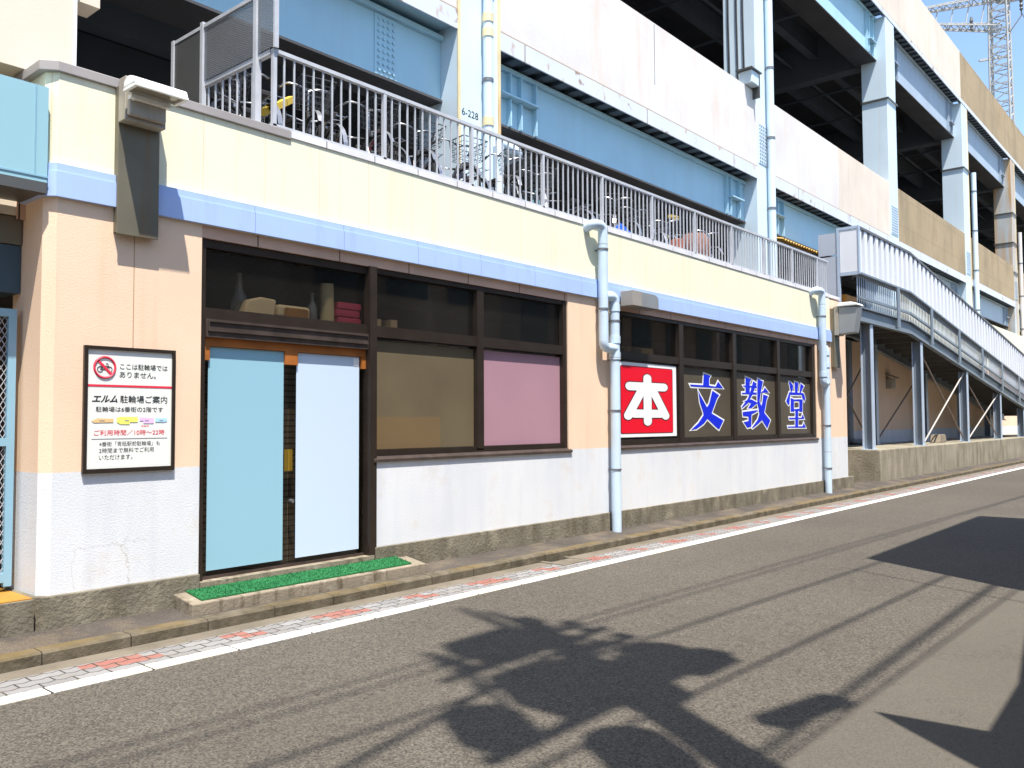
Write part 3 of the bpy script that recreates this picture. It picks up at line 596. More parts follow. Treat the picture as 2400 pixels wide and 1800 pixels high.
# wall floodlights: bronze back plate, metal box on top, lamp head on arms
def floodlight(x, ztop, plate, L, dpt, label, lampx=-0.06):
    o = thing('floodlight', (x + .16, 0, plate), label, 'floodlight', 'floodlights on the shop front')
    MB().box(x, x + .33, -0.085, -0.072, plate, ztop - .02).build('back_plate', 'plate', o, bevel=.003)
    s = MB(); s.box(x + .01, x + .025, -0.072, -.066 if False else 0.0, plate + .02, ztop - .04); s.box(x + .305, x + .32, -0.072, 0.0, plate + .02, ztop - .04); s.build('side_flange', 'plate', o)
    MB().box(x - .005, x + .32, -dpt, -0.086, ztop - .34, ztop).build('control_box', 'box', o, bevel=.006)
    b_ = MB(); b_.box(x + .005, x + .30, -dpt - .05, -dpt - .001, ztop - .31, ztop - .12); b_.build('box_door', 'box', o, bevel=.012)
    # lamp head: shallow shell, open underside with a lens
    hx0, hx1, hy0, hy1, hz = x + lampx, x + lampx + .42, -dpt - L, -dpt - .06, ztop - .10
    prof = [(hy0, hz - .035), (hy0 + .02, hz + .015), (hy0 + .10, hz + .045), (hy1 - .06, hz + .05), (hy1, hz + .02), (hy1, hz - .035)]
    MB().prism(prof, 'x', hx0, hx1).build('lamp_head', 'lamp', o, bevel=.012)
    rim = MB()
    for a, bq, c, dq in ((hx0, hx1, hy0, hy0 + .025), (hx0, hx1, hy1 - .025, hy1), (hx0, hx0 + .025, hy0 + .025, hy1 - .025), (hx1 - .025, hx1, hy0 + .025, hy1 - .025)): rim.box(a, bq, c, dq, hz - .055, hz - .036)
    rim.build('lamp_rim', 'lamp', o)
    MB().box(hx0 + .03, hx1 - .03, hy0 + .03, hy1 - .03, hz - .040, hz - .0365).build('lens', 'lens', o)
    ar = MB(); ar.box(x + .02, x + .04, hy1 - .02, -dpt + .01, hz - .10, hz - .04); ar.box(x + .26, x + .28, hy1 - .02, -dpt + .01, hz - .10, hz - .04); ar.box(x, x + .31, hy1 - .03, hy1 + .03, hz - .095, hz - .06)
    ar.build('lamp_arm', 'lamp', o)
    return o
floodlight(2.975, 4.27, 3.065, .26, .20, 'weathered bronze floodlight on the cream wall above the notice board', -.05)
o = thing('floodlight', (18.44, 0, 2.73), 'weathered bronze floodlight with a deep grey box on the peach pier at the far downpipe', 'floodlight', 'floodlights on the shop front')
MB().box(18.28, 18.60, -0.085, -0.072, 2.73, 4.02).build('back_plate', 'plate', o, bevel=.003)
s = MB(); s.box(18.29, 18.305, -0.072, 0.0, 2.75, 4.0); s.box(18.575, 18.59, -0.072, 0.0, 2.75, 4.0); s.build('side_flange', 'plate', o)
MB().prism([(-.18, 3.44), (-.50, 3.46), (-.58, 4.00), (-.18, 4.02)], 'x', 18.30, 18.60).build('control_box', 'greybox', o, bevel=.01)
MB().box(18.29, 18.61, -.179, -.086, 3.42, 4.04).build('box_door', 'box', o, bevel=.006)
MB().prism([(-.60, 4.03), (-.58, 4.07), (-.45, 4.11), (-.22, 4.11), (-.16, 4.06), (-.16, 4.03)], 'x', 18.26, 18.64).build('lamp_head', 'lamp', o, bevel=.01)
MB().box(18.30, 18.60, -.56, -.20, 4.021, 4.029).build('lens', 'lens', o)
# small hooded lamp box under the band
lb = thing('hooded_wall_lamp', (10.6, 0, 3.21), 'small grey hooded lamp box fixed to the blue band over the lettered window', 'lamp')
MB().box(10.03, 10.26, -0.27, -0.066, 3.215, 3.425).build('housing', 'wallbrown', lb, bevel=.004)
MB().prism([(10.262, 3.215), (10.262, 3.425), (10.62, 3.425), (10.70, 3.405), (10.73, 3.35), (10.73, 3.215)], 'y', -0.262, -0.066).build('hood', 'greybox', lb, bevel=.006)

# downpipes on the shop front
dp = thing('downpipe', (9.8, -.1, .1), 'pale blue downpipe with a stepped joint between the two shop windows', 'downpipe', 'downpipes on the shop front')
y = -0.125; r = 0.066
MB().tube(bend([(9.30, 0.02, 4.20), (9.30, y, 4.25), (9.515, y, 4.25), (9.515, y, 2.60), (9.79, y, 2.60)], .09), r, 14).build('upper_pipe', 'pipe', dp, smooth=True)
MB().tube(bend([(9.60, 0.0, 3.30), (9.60, y, 3.31), (9.785, y, 3.31), (9.785, y, .10)], .09), r * 1.03, 14).build('lower_pipe', 'pipe', dp, smooth=True)
for x_, z_ in ((9.515, 3.93), (9.515, 3.12), (9.785, 2.98), (9.785, 2.45), (9.785, .95), (9.785, 1.75)):
    c = MB(); c.lathe((x_, y, z_), [(r * 1.14, -.012), (r * 1.14, .012)], 14); c.box(x_ - .012, x_ + .012, y + r * .5, 0.0, z_ - .01, z_ + .01); c.build('pipe_clamp', 'clamp', dp)
for x_, z_ in ((9.785, 3.16), (9.785, 2.72), (9.785, 2.50)): MB().lathe((x_, y, z_), [(r * 1.16, -.05), (r * 1.16, .05)], 14).build('pipe_socket', 'pipe', dp, smooth=True)
dp = thing('downpipe', (17.6, -.1, .1), 'pale blue downpipe at the far end of the lettered window', 'downpipe', 'downpipes on the shop front')
MB().tube(bend([(17.2, 0.02, 4.22), (17.2, y, 4.27), (17.50, y, 4.27), (17.50, y, 2.36), (17.66, y, 2.36)], .09), r * 1.08, 14).build('upper_pipe', 'pipe', dp, smooth=True)
MB().tube(bend([(17.55, 0, 3.12), (17.66, y, 3.12), (17.66, y, .10)], .07), r * 1.05, 14).build('lower_pipe', 'pipe', dp, smooth=True)
for x_, z_ in ((17.50, 3.75), (17.66, .62), (17.66, 1.5)):
    c = MB(); c.lathe((x_, y, z_), [(r * 1.2, -.014), (r * 1.2, .014)], 14); c.box(x_ - .012, x_ + .012, y + r * .5, 0.0, z_ - .01, z_ + .01); c.build('pipe_clamp', 'clamp', dp)
for x_, z_ in ((17.66, 3.0), (17.66, 2.75), (17.50, 2.55), (17.66, 2.42)): MB().lathe((x_, y, z_), [(r * 1.26, -.05), (r * 1.26, .05)], 14).build('pipe_socket', 'pipe', dp, smooth=True)

# things on the ledge behind the transom light
box('ledge', 'shelf', B, 3.79, 8.80, 0.165, 0.62, 2.50, 2.575); box('ledge', 'shelf', B, 10.0, 17.27, 0.165, 0.62, 2.50, 2.575)
LZ = 2.577
s = MB(); s.prism([(4.20, LZ), (4.52, LZ), (4.54, LZ + .16), (4.38, LZ + .17), (4.24, LZ + .13)], 'y', .105, .30)
o = s.build('fabric_bag', 'cream_bag', bevel=.02); tag(o, 'cream fabric bag standing on the ledge behind the door transom', 'bag')
s = MB(); s.lathe((4.345, .42, LZ), [(.10, 0), (.08, .16), (.035, .26), (.02, .42)], 12); tag(s.build('cone_lamp', 'box', smooth=True), 'grey conical object behind the cream bag on the ledge', 'cone')
wb_ = thing('wooden_box', (4.73, .2, LZ), 'small cream edged brown wooden box beside the cream bag on the ledge', 'box')
MB().box(4.56, 4.92, .11, .28, LZ, LZ + .125).build('body', 'cream_bag', wb_, bevel=.03)
m = MB(); flat(m, rrect(4.62, 4.89, LZ + .012, LZ + .10, .03), .108); m.build('front_inset', 'wood', wb_)
s = MB(); s.lathe((4.98, .17, LZ), [(.045, 0), (.05, .05), (.045, .14), (.02, .2), (.016, .28)], 12); tag(s.build('bottle', 'bottle', smooth=True), 'grey bottle between the wooden box and the kraft roll', 'bottle')
s = MB(); s.lathe((5.17, .19, LZ), [(.075, 0), (.07, .2), (.065, .39)], 14); tag(s.build('paper_roll', 'kraft', smooth=True), 'tall kraft paper roll standing on the ledge', 'paper roll')
for k, (a, b, z0) in enumerate(((5.25, 5.535, 0.0), (5.24, 5.52, .075), (5.25, 5.535, .15))):
    tag(box('gift_box', 'pinkbox', None, a, b, .11, .28, LZ + z0 + .001, LZ + z0 + .068, bevel=.01), ('lowest', 'middle', 'topmost')[k] + ' of the three raspberry red boxes stacked on the ledge', 'box', 'raspberry boxes on the ledge')
tag(box('cardboard_box', 'card', None, 5.66, 5.80, .11, .28, LZ + .001, LZ + .09), 'small cardboard box beside the raspberry boxes on the ledge', 'box', 'cardboard boxes on the ledge')
tag(box('cardboard_box', 'card', None, 5.93, 6.02, .11, .28, LZ + .001, LZ + .10), 'smallest cardboard box, in the window beside the door post', 'box', 'cardboard boxes on the ledge')
tag(box('cardboard_box', 'card', None, 10.5, 11.2, .12, .4, LZ + .001, LZ + .12), 'long cardboard box above the red book sign', 'box', 'cardboard boxes on the ledge')

# ================================================================== gate side at the left
ln = thing('neighbour_building', (-2, .4, 0), 'plain cream rendered building rising behind the pale teal signboard and mesh gate', 'building')
box('wall', 'cream_panel', ln, -8, 2.80, .36, 9, 4.31, 14.0)
box('corner_trim', 'white', ln, 2.802, 2.83, .35, .40, 4.31, 14.0)
box('bracket', 'cream_panel', ln, 2.831, 3.05, .45, .70, 5.03, 5.25)
box('ledge_wall', 'cream_panel', ln, -8, 2.49, .42, .60, 3.19, 3.385)
box('jamb_strip', 'flashing', ln, 2.44, 2.499, .405, .419, 3.16, 3.36)
box('soffit_beam', 'plate', ln, -8, 2.49, .44, .65, 2.97, 3.18)
box('shutter_box', 'navy', ln, -8, 2.49, .46, .80, 2.60, 2.965)
box('back_wall', 'dark_room', ln, -8, 2.49, 3.0, 3.1, 0, 4.3); box('front_kerb', 'plinth', ln, -8, 2.455, -0.03, 0.0, 0.0, 0.352); box('floor', 'yellow_floor', ln, -8, 2.455, 0.001, 3.0, 0.0, 0.36)
sg = thing('signboard', (1.0, -.02, 3.30), 'glossy pale teal signboard panel along the top of the gate opening', 'signboard')
box('panel', 'teal_sign', sg, -6, 2.49, -.02, .10, 3.365, 4.075); box('bottom_trim', 'steel_dark', sg, -6, 2.485, -.03, .38, 3.285, 3.364)
m = MB(); m.box(-6, 2.492, -.026, -.021, 3.40, 3.412); m.box(2.40, 2.406, -.026, -.021, 3.412, 4.07); m.build('panel_seam', 'gate', sg)
gt_ = thing('mesh_gate', (1.9, .42, .25), 'pale blue steel gate with diamond mesh under the teal signboard', 'gate')
f = MB(); f.box(2.40, 2.455, .40, .45, .40, 2.47); f.box(1.2, 2.40, .40, .45, 2.41, 2.47); f.box(1.2, 2.40, .40, .45, 1.44, 1.50); f.box(1.2, 2.40, .40, .45, .43, .50); f.build('frame', 'gate', gt_)
m = MB()
def mesh_panel(m, x0, x1, z0, z1, Y, dx, dz, w=.004):
    """diamond mesh of thin strands"""
    k = dz / dx; n = int((x1 - x0) / dx + (z1 - z0) / dz) + 2
    for s_ in (1, -1):
        for i in range(-n, n + 1):
            c0 = (z0 if s_ > 0 else z1) + i * dz * 1.0
            # line z = c0 + s_*k*(x-x0)
            pts = []
            for x in (x0, x1):
                z = c0 + s_ * k * (x - x0)
                if z0 <= z <= z1: pts.append((x, z))
            for z in (z0, z1):
                x = x0 + (z - c0) / (s_ * k)
                if x0 < x < x1: pts.append((x, z))
            if len(pts) == 2 and abs(pts[0][0] - pts[1][0]) > 1e-3: yield pts[0], pts[1]
for z0, z1 in ((.50, 1.44), (1.50, 2.41)):
    for a, b in mesh_panel(m, 1.7, 2.40, z0, z1, .425, .04, .07): m.bar((a[0], .425, a[1]), (b[0], .425, b[1]), .003, .007, (0, 1, 0))
m.build('diamond_mesh', 'rail', gt_)

# ================================================================== deck railing
rl = thing('railing', (4.44, .03, 4.305), 'long galvanised baluster railing along the edge of the upper bicycle deck', 'railing')
RX1, RZ = 18.30, 5.035
m = MB(); m.box(4.421, RX1, .008, .052, 5.0, RZ); m.build('top_rail', 'rail', rl)
m = MB(); m.box(4.415, RX1, .01, .05, 4.315, 4.335); m.build('bottom_rail', 'rail', rl)
m = MB(); m.box(4.415, 4.465, .062, 2.5, 4.99, RZ); m.build('return_rail', 'rail', rl)
px = 4.44; first = None; nposts = 0
while px < RX1:
    mb = MB().box(px - .019, px + .019, .010, .05, 4.306, 4.998); o = mb.build('post', 'rail', rl); px += 1.3225
bal = None; cnt = 0; rest = MB()
for i in range(1, 126):
    x = 4.44 + .11 * i
    if abs(((x - 4.44) / 1.3225) - round((x - 4.44) / 1.3225)) < .03 or x > RX1: continue
    cnt += 1
    if cnt <= 84:
        if bal is None: bal = MB().box(4.55 - .0065, 4.55 + .0052, .022, .040, 4.335, 4.99).build('baluster', 'rail', rl)
        else:
            c = bal.copy(); COL.objects.link(c); c.parent = rl; c.location = (x - 4.55, 0, 0)
    else: rest.box(x - .0052, x + .0052, .022, .040, 4.335, 4.99)
for i in range(1, 16):
    c = bal.copy(); COL.objects.link(c); c.parent = rl; c.location = (-.11, .09 + .13 * i, 0)
o = rest.build('baluster', 'rail', rl); o['kind'] = 'stuff'
# mesh screen on the short side
ms = thing('mesh_screen', (4.44, .6, 4.31), 'tall expanded metal screen on white posts at the near end of the bicycle deck', 'screen')
for yy, z1 in ((.27, 8.2), (1.22, 5.64), (1.80, 5.62)): box('post', 'rail', ms, 4.385, 4.433, yy - .024, yy + .024, 4.306, z1)
box('post', 'rail', ms, 4.41, 4.455, -.02, .003, 5.036, 8.2)
m = MB(); m.box(4.395, 4.425, .295, 1.80, 5.58, 5.615); m.build('top_bar', 'rail', ms)
m = MB()
for (y0, y1, z0, z1) in ((.295, 1.196, 5.04, 5.58), (.005, .245, 5.04, 7.6)):
    for a, b in mesh_panel(m, y0, y1, z0, z1, 0, .045, .022): m.bar((4.41, a[0], a[1]), (4.41, b[0], b[1]), .004, .007, (1, 0, 0))
m.build('expanded_mesh', 'mesh_paint', ms)
box('solid_panel', 'steel_dark', ms, 4.40, 4.42, 1.25, 1.776, 4.35, 5.58)

# ================================================================== bicycles on the deck
def wheel(x, par, spokes=14):
    w = MB().torus((x, 0, .33), .315, .018, 'y', 30, 6).build('wheel', 'tyre', par, smooth=True)
    m = MB().torus((x, 0, .33), .293, .008, 'y', 30, 4)
    for k in range(spokes):
        a = 2 * math.pi * k / spokes; m.bar((x, (.02 if k % 2 else -.02), .33), (x + .29 * math.cos(a), 0, .33 + .29 * math.sin(a)), .0035, .0035, (0, 1, 0))
    m.tube([(x, -.05, .33), (x, .05, .33)], .014, 6)
    m.build('rim', 'chrome', w)
def make_bike(basket, sporty=False):
    t = thing('bicycle', (0, 0, 0), 'bicycle', 'bicycle')
    wheel(0, t); wheel(1.08, t)
    f = MB(); q = .015
    bb, st_, hd0, hd1, seat = (.46, 0, .29), (.30, 0, .66), (.93, 0, .60), (.895, 0, .74), (.24, 0, .80)
    if sporty: f.tube([st_, hd1], q, 8)
    else: f.tube(bend([(.36, 0, .48), (.62, 0, .42), hd1], .2), q * 1.1, 8)
    f.tube([bb, hd0], q * 1.15, 8); f.tube([bb, seat], q, 8); f.tube([hd0, hd1], q * 1.3, 8)
    for s in (-1, 1):
        f.tube([(.44, s * .03, .29), (0, s * .055, .33)], .009, 6); f.tube([(.31, s * .02, .64), (0, s * .055, .33)], .009, 6)
        f.tube([(.935, s * .045, .58), (.97, s * .055, .48), (1.08, s * .055, .33)], .011, 6)
    f.build('frame', 'bk_black', t, smooth=True)
    for cx, a0, a1 in ((0, 20, 200), (1.08, 25, 170)):
        pts = [(cx + .355 * math.cos(R(a)), .33 + .355 * math.sin(R(a))) for a in range(a0, a1 + 1, 15)]
        g = MB()
        for p0, p1 in zip(pts, pts[1:]): g.bar((p0[0], 0, p0[1]), (p1[0], 0, p1[1]), .05, .006, (0, 1, 0) if False else (-(p1[1] - p0[1]), 0, p1[0] - p0[0]))
        g.build('mudguard', 'chrome', t)
    h = MB(); h.tube([(.895, 0, .74), (.875, 0, .98)], .012, 8)
    for s in (-1, 1): h.tube(bend([(.875, 0, .98), (.90, s * .12, 1.02), (.86, s * .26, 1.03), (.70, s * .30, .99)], .06), .011, 8)
    h.build('handlebar', 'chrome', t, smooth=True)
    for s in (-1, 1): MB().tube([(.77, s * .288, 1.01), (.66, s * .31, .98)], .017, 8).build('grip', 'saddle', t)
    MB().prism([(.06, -.09), (.08, -.10), (.2, -.06), (.34, -.02), (.36, 0), (.34, .02), (.2, .06), (.08, .10), (.06, .09)], 'z', .81, .87).build('saddle', 'saddle', t, bevel=.02)
    pd = MB(); pd.tube([(.46, -.06, .29), (.46, .06, .29)], .03, 8); pd.bar((.46, .07, .29), (.56, .07, .16), .012, .02, (0, 1, 0)); pd.bar((.46, -.07, .29), (.36, -.07, .42), .012, .02, (0, 1, 0))
    pd.box(.51, .61, .08, .17, .15, .175); pd.box(.31, .41, -.17, -.08, .41, .435); pd.build('crank', 'chrome', t)
    sd = MB()
    for s in (-1, 1): sd.tube([(0, s * .07, .33), (-.05, s * .12, .01)], .008, 6)
    sd.build('stand', 'chrome', t)
    rk = MB()
    for s in (-1, 1): rk.tube([(.26, s * .05, .70), (-.25, s * .06, .72)], .006, 6); rk.tube([(0, s * .06, .34), (-.1, s * .06, .72)], .005, 6)
    for k in range(4): rk.tube([(-.22 + .13 * k, -.06, .72), (-.22 + .13 * k, .06, .72)], .005, 6)
    rk.build('rear_rack', 'chrome', t)
    if basket:
        b_ = MB(); z0, z1 = .72, .98
        def lerp(a, b, u): return a + (b - a) * u
        for k in range(5):
            u = k / 4; z = lerp(z0, z1, u); e = lerp(0, .04, u)
            x0, x1, y1 = .96 - e * .3, 1.24 + e, .15 + e
            P = [(x0, -y1, z), (x1, -y1, z), (x1, y1, z), (x0, y1, z)]
            for a, b in zip(P, P[1:] + P[:1]): b_.bar(a, b, .005 if k < 4 else .010, .005 if k < 4 else .010)
        for k in range(8):
            v = -1 + 2 * k / 7
            b_.bar((1.24, v * .15, z0), (1.28, v * .19, z1), .0035, .0035); b_.bar((.96, v * .15, z0), (.948, v * .19, z1), .0035, .0035); b_.bar((.96, v * .15, z0), (1.24, v * .15, z0), .0035, .0035)
        for k in range(8):
            x = .96 + .28 * k / 7
            for s in (-1, 1): b_.bar((x, s * .15, z0), (x + (.04 * k / 7), s * .19, z1), .0035, .0035)
        b_.build('basket', 'wire', t)
    MB().lathe((.99, 0, .63), [(.01, 0), (.035, .02), (.035, .06), (.01, .075)], 10).build('headlamp', 'chrome', t)
    return t
protoA = make_bike(True); protoB = make_bike(False, True)
ORD = ['first', 'second', 'third', 'fourth', 'fifth', 'sixth', 'seventh', 'eighth', 'ninth', 'tenth', 'eleventh', 'twelfth', 'thirteenth', 'fourteenth', 'fifteenth', 'sixteenth', 'seventeenth', 'eighteenth', 'nineteenth', 'twentieth', 'twenty-first', 'twenty-second', 'twenty-third', 'twenty-fourth', 'twenty-fifth', 'twenty-sixth', 'twenty-seventh', 'twenty-eighth', 'twenty-ninth', 'thirtieth']
spots = [(4.75, .60, 205, 'bk_black', 1), (5.05, .40, 80, 'bk_silver', 1), (5.48, .30, 250, 'bk_black', 1), (5.92, .45, 75, 'bk_cream', 1), (6.35, .28, 262, 'bk_black', 1), (6.75, .42, 98, 'bk_red', 0), (7.15, .25, 255, 'bk_black', 1),
         (7.55, .42, 70, 'bk_blue', 0), (7.95, .30, 258, 'bk_silver', 1), (8.35, .45, 85, 'bk_blue', 1), (8.75, .26, 240, 'bk_black', 1), (9.15, .48, 60, 'bk_silver', 0), (9.55, .26, 235, 'bk_teal', 1), (10.0, .50, 45, 'bk_silver', 1),
         (10.9, .6, 80, 'bk_black', 1), (11.5, .32, 215, 'bk_silver', 1), (12.0, .45, 70, 'bk_black', 0), (12.5, .30, 250, 'bk_green', 1), (13.1, .40, 55, 'bk_silver', 0), (13.6, .30, 230, 'bk_cream', 1), (14.2, .45, 60, 'bk_black', 1), (14.9, .40, 240, 'bk_silver', 0)]
spots += [(5.25, 1.05, 85, 'bk_black', 1), (6.1, 1.1, 95, 'bk_black', 1), (6.95, 1.0, 75, 'bk_silver', 0), (7.75, 1.1, 100, 'bk_black', 1), (8.55, 1.0, 80, 'bk_green', 1), (11.75, 1.0, 95, 'bk_black', 1), (12.8, 1.1, 80, 'bk_black', 1)]
spots.sort(key=lambda s: s[0])
usedA = usedB = False
for i, (x, yy, a, colr, kind) in enumerate(spots):
    if kind: o = protoA if not usedA else copy_tree(protoA); usedA = True
    else: o = protoB if not usedB else copy_tree(protoB); usedB = True
    yy += .55 + random.uniform(0, .25)
    if a > 180:                                   # rear end towards the railing: shift so it stays inside
        d_ = Vector((math.cos(R(a)), math.sin(R(a)))); o.location = (x - d_.x * 1.08, yy - d_.y * 1.08, 4.272)
    else: o.location = (x, yy, 4.272)
    o.rotation_euler = (R(random.uniform(-4, 4)), 0, R(a))
    cn = colr.replace('bk_', '')
    lab = f"{cn} bicycle {'with' if kind else 'without'} basket, " + ORD[i] + ' along the railing from the mesh screen'
    tag(o, lab, 'bicycle', 'bicycles behind the deck railing')
    fr = [c for c in o.children if c.name.startswith('frame')][0]
    fr.material_slots[0].link = 'OBJECT'; fr.material_slots[0].material = M[colr]
# odds and ends among the bikes
bm_ = MB(); bm_.add([(10.75, .35, 4.28), (11.25, .30, 4.28), (11.35, .75, 4.28), (10.8, .8, 4.28), (10.9, .45, 4.62), (11.1, .42, 4.50), (11.15, .65, 4.72), (10.95, .66, 4.58)], [(0, 1, 5, 4), (1, 2, 6, 5), (2, 3, 7, 6), (3, 0, 4, 7), (4, 5, 6, 7), (0, 3, 2, 1)])
tag(bm_.build('tarpaulin', 'tarp', bevel=.02), 'crumpled blue tarpaulin lying between parked bicycles on the deck', 'tarpaulin')
tag(MB().bar((13.9, 1.35, 5.42), (15.5, 2.1, 5.80), .07, .07).build('clearance_bar', 'yellow'), 'long yellow bar sloping across the dark deck above the far bicycles', 'bar')
tag(MB().bar((4.95, 1.0, 4.82), (5.55, 1.35, 5.22), .06, .07).build('clearance_bar', 'yellow'), 'short orange yellow bar behind the near end of the railing', 'bar')
tag(MB().lathe((13.35, .55, 4.30), [(.02, 0), (.20, .03), (.27, .25), (.27, .42), (.2, .56), (.03, .58)], 20).build('wicker_basket', mk('reddish_wicker', (0.22, 0.115, 0.09), 0.8, (20, .3)), smooth=True), 'round reddish basket standing among the far parked bicycles', 'basket')
tag(MB().prism([(12.35, 4.28), (12.55, 4.28), (12.5, 4.62), (12.40, 4.62)], 'y', .3, .48).build('traffic_cone', mk('cone_orange_pink', (0.32, 0.11, 0.07), 0.6), bevel=.02), 'small orange cone beside the railing behind the stepped downpipe', 'cone')
tag(MB().tube(bend([(10.62, 2.72, 6.28), (11.15, 2.72, 6.22), (11.2, 3.4, 6.2)], .12), .11, 14).build('stub_pipe', 'steel_col', smooth=True), 'thick pale blue stub pipe leaving the column marked 6-228', 'pipe')

# ================================================================== railway viaduct
V_ = thing('railway_viaduct', (10, 2.8, 0), 'elevated double-deck railway viaduct of pale blue steel columns, girders and concrete parapets', 'viaduct')
P0, PW, PIT_ = 9.72, 1.03, 11.29
def cx0(k): return P0 + PIT_ * k
def rivets(m, x0, x1, z0, z1, nx, nz, Y, r=.022):
    for i in range(nx):
        for j in range(nz):
            x = x0 + (x1 - x0) * (i + .5) / nx; z = z0 + (z1 - z0) * (j + .5) / nz
            pts = [(x + r * math.cos(t * math.pi / 3), z + r * math.sin(t * math.pi / 3)) for t in range(6)]
            m.prism(pts, 'y', Y - .022, Y)
SH = 0.0
for k in range(-1, 11):
    x = cx0(k); mat = 'rusty_col' if k in (4, 5, 6) else 'steel_col'
    c = MB(); c.box(x, x + PW, 2.80, 3.70, 4.275 if x < 19 else 0.0, 16.455); col = c.build('column', mat, V_, bevel=.012)
    if k == 0:
        e = MB(); e.box(x - .006, x + .055, 2.775, 2.80, 5.0, 16.4); e.box(x + PW - .055, x + PW + .006, 2.775, 2.80, 4.4, 16.4); e.build('rust_edge', 'rust_edge', col)
    elif k in (1, 3, 4, 5):
        e = MB(); e.box(x + PW - .05, x + PW + .006, 2.778, 2.80, 5.0, 16.4); e.build('rust_edge', 'rust_edge', col)
    if 1 <= k <= 5:
        s = MB(); s.box(x + .10, x + PW - .12, 2.785, 2.80, 8.40, 9.5); s.build('splice_plate', mat, col)
        s = MB(); rivets(s, x + .12, x + PW - .14, 8.42, 9.48, 7, 11, 2.785, .03); s.build('rivet_pattern', 'steel_grey', col)
    if k == 0:
        s = MB(); rivets(s, x + .10, x + PW - .1, 8.75, 9.9, 6, 9, 2.80, .028); s.build('rivet_pattern', 'steel_grey', col)
    if 2 <= k:
        for z in ((13.35,) if k < 4 else (13.3, 11.6, 9.9)):
            s = MB(); s.box(x - .05, x + PW + .04, 2.74, 2.775, z, z + .07); s.box(x - .05, x - .002, 2.77, 3.75, z, z + .07); s.build('band_clamp', 'steel_dark', col)
    # spans to the right of this column
    a, b = x + PW + .004, cx0(k + 1) - .004
    for (zb, zt, zl, zf, zp, lev) in ((6.87, 7.84, 7.95, 8.28, 10.27, 0), (14.9, 16.36, 16.46, 16.66, 18.92, 1)):
        gm = 'steel' if x < 30 else 'steel_grey'
        g = MB(); g.box(a, b, 3.18, 3.62, zb, zt); gird = g.build('girder', gm, V_)
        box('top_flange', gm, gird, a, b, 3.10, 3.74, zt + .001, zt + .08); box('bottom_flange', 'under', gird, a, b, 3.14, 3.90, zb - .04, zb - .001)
        if k == -1:
            st_ = MB(); st_.box(8.30, 8.75, 3.165, 3.18, zb + .02, zt - .01); sp_ = st_.build('splice_plate', gm, gird)
            st_ = MB(); rivets(st_, 8.33, 8.72, zb + .05, zt - .03, 4, 9, 3.165, .028); st_.build('rivet_pattern', gm, gird)
        if k >= 0 or lev:
            for xx in (a + .62, a + .92, a + 1.35, b - .45, b - .95, b - 1.15): box('stiffener', gm, gird, xx, xx + .03, 3.08, 3.179, zb, zt - .001)
            box('gusset_plate', gm, gird, a + .30, a + 1.35, 3.0, 3.178, zb + .50, zb + .53); box('gusset_plate', gm, gird, b - 1.0, b - .35, 3.0, 3.178, zb + .45, zb + .48)
        # parapet pieces
        if lev == 0: cuts = [(a, b, 'fascia')] if k < 1 else ([(a, 27.1, 'fascia'), (27.105, b, 'fascia_cream')] if k == 1 else [(a, b, 'fascia_brown')])
        else: cuts = [(x - .0, cx0(k + 1) - .004, 'fascia' if k < 1 else ('fascia_cream' if k < 3 else 'fascia_brown'))]
        for p, q, mt in cuts:
            box('parapet', mt, V_, p, q, 2.80, 3.04, zf + .001, zp, bevel=.015)
        l0, l1 = (a, b) if lev == 0 else (x, cx0(k + 1) - .004)
        lip = MB(); lip.box(l0, l1, 2.785, 2.815, zl, zf); lip.build('edge_channel', 'lip', V_)
        so = MB()
        if not (lev == 0 and k == -1):
            n = int((b - a) / .45)
            for i in range(n):
                xx = a + (b - a) * i / n; so.box(xx, xx + .22, 2.816, 3.18, zl + .005, zl + .075)
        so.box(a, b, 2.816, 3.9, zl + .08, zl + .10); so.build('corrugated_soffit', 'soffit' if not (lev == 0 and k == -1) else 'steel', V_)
    # cross beams and interior columns
    for zb, zt in ((6.9, 7.94), (14.9, 16.45)):
        cb = MB(); cb.box(x + .25, x + .78, 3.705, 13.9, zb, zt); cb.build('cross_beam', 'under_beam', V_)
    cb = MB(); cb.box(x + .1, x + .9, 9.4, 10.2, 8.21, 14.895); cb.build('inner_column', 'under_beam', V_)
    if k < 8:
        for zt in (7.93, 16.44):
            for yy in (5.4, 7.4, 11.6): box('stringer_beam', 'under_beam', V_, x + .79, cx0(k + 1) + .24, yy, yy + .3, zt - .75, zt - .01)
        for yy in (4.4, 6.4, 8.6): MB().tube([(x + .8, yy, 15.55), (cx0(k + 1) + .2, yy, 15.55)], .05, 6).build('conduit', 'under_beam', V_)
        for xx in (3.5, 7): MB().tube([(x + xx, 3.75, 15.45), (x + xx, 13, 15.45)], .05, 6).build('conduit', 'under_beam', V_)
XE = cx0(11)
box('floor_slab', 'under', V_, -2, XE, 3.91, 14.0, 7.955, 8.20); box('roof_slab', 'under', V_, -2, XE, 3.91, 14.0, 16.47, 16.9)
box('back_wall', 'under', V_, -2, XE, 14.01, 14.3, 0, 18.9); box('end_light_stop', 'under', V_, -2.3, -2.01, 3.0, 14.3, 0, 18.9); box('end_light_stop', 'under', V_, XE + .01, XE + .3, 2.8, 14.3, 0, 18.9)  # end walls are unseen, added to keep daylight out of the decks
cap_ = MB(); text_mb(cap_, '6-228', 9.82, 10.21, 6.64, .115, 2.797, .0); cap_.build('column_number', 'black', V_)
# thin dark paint seam on the white parapet
box('paint_seam', 'steel_dark', V_, 15.86, 15.875, 2.797, 2.80, 8.9, 10.24)

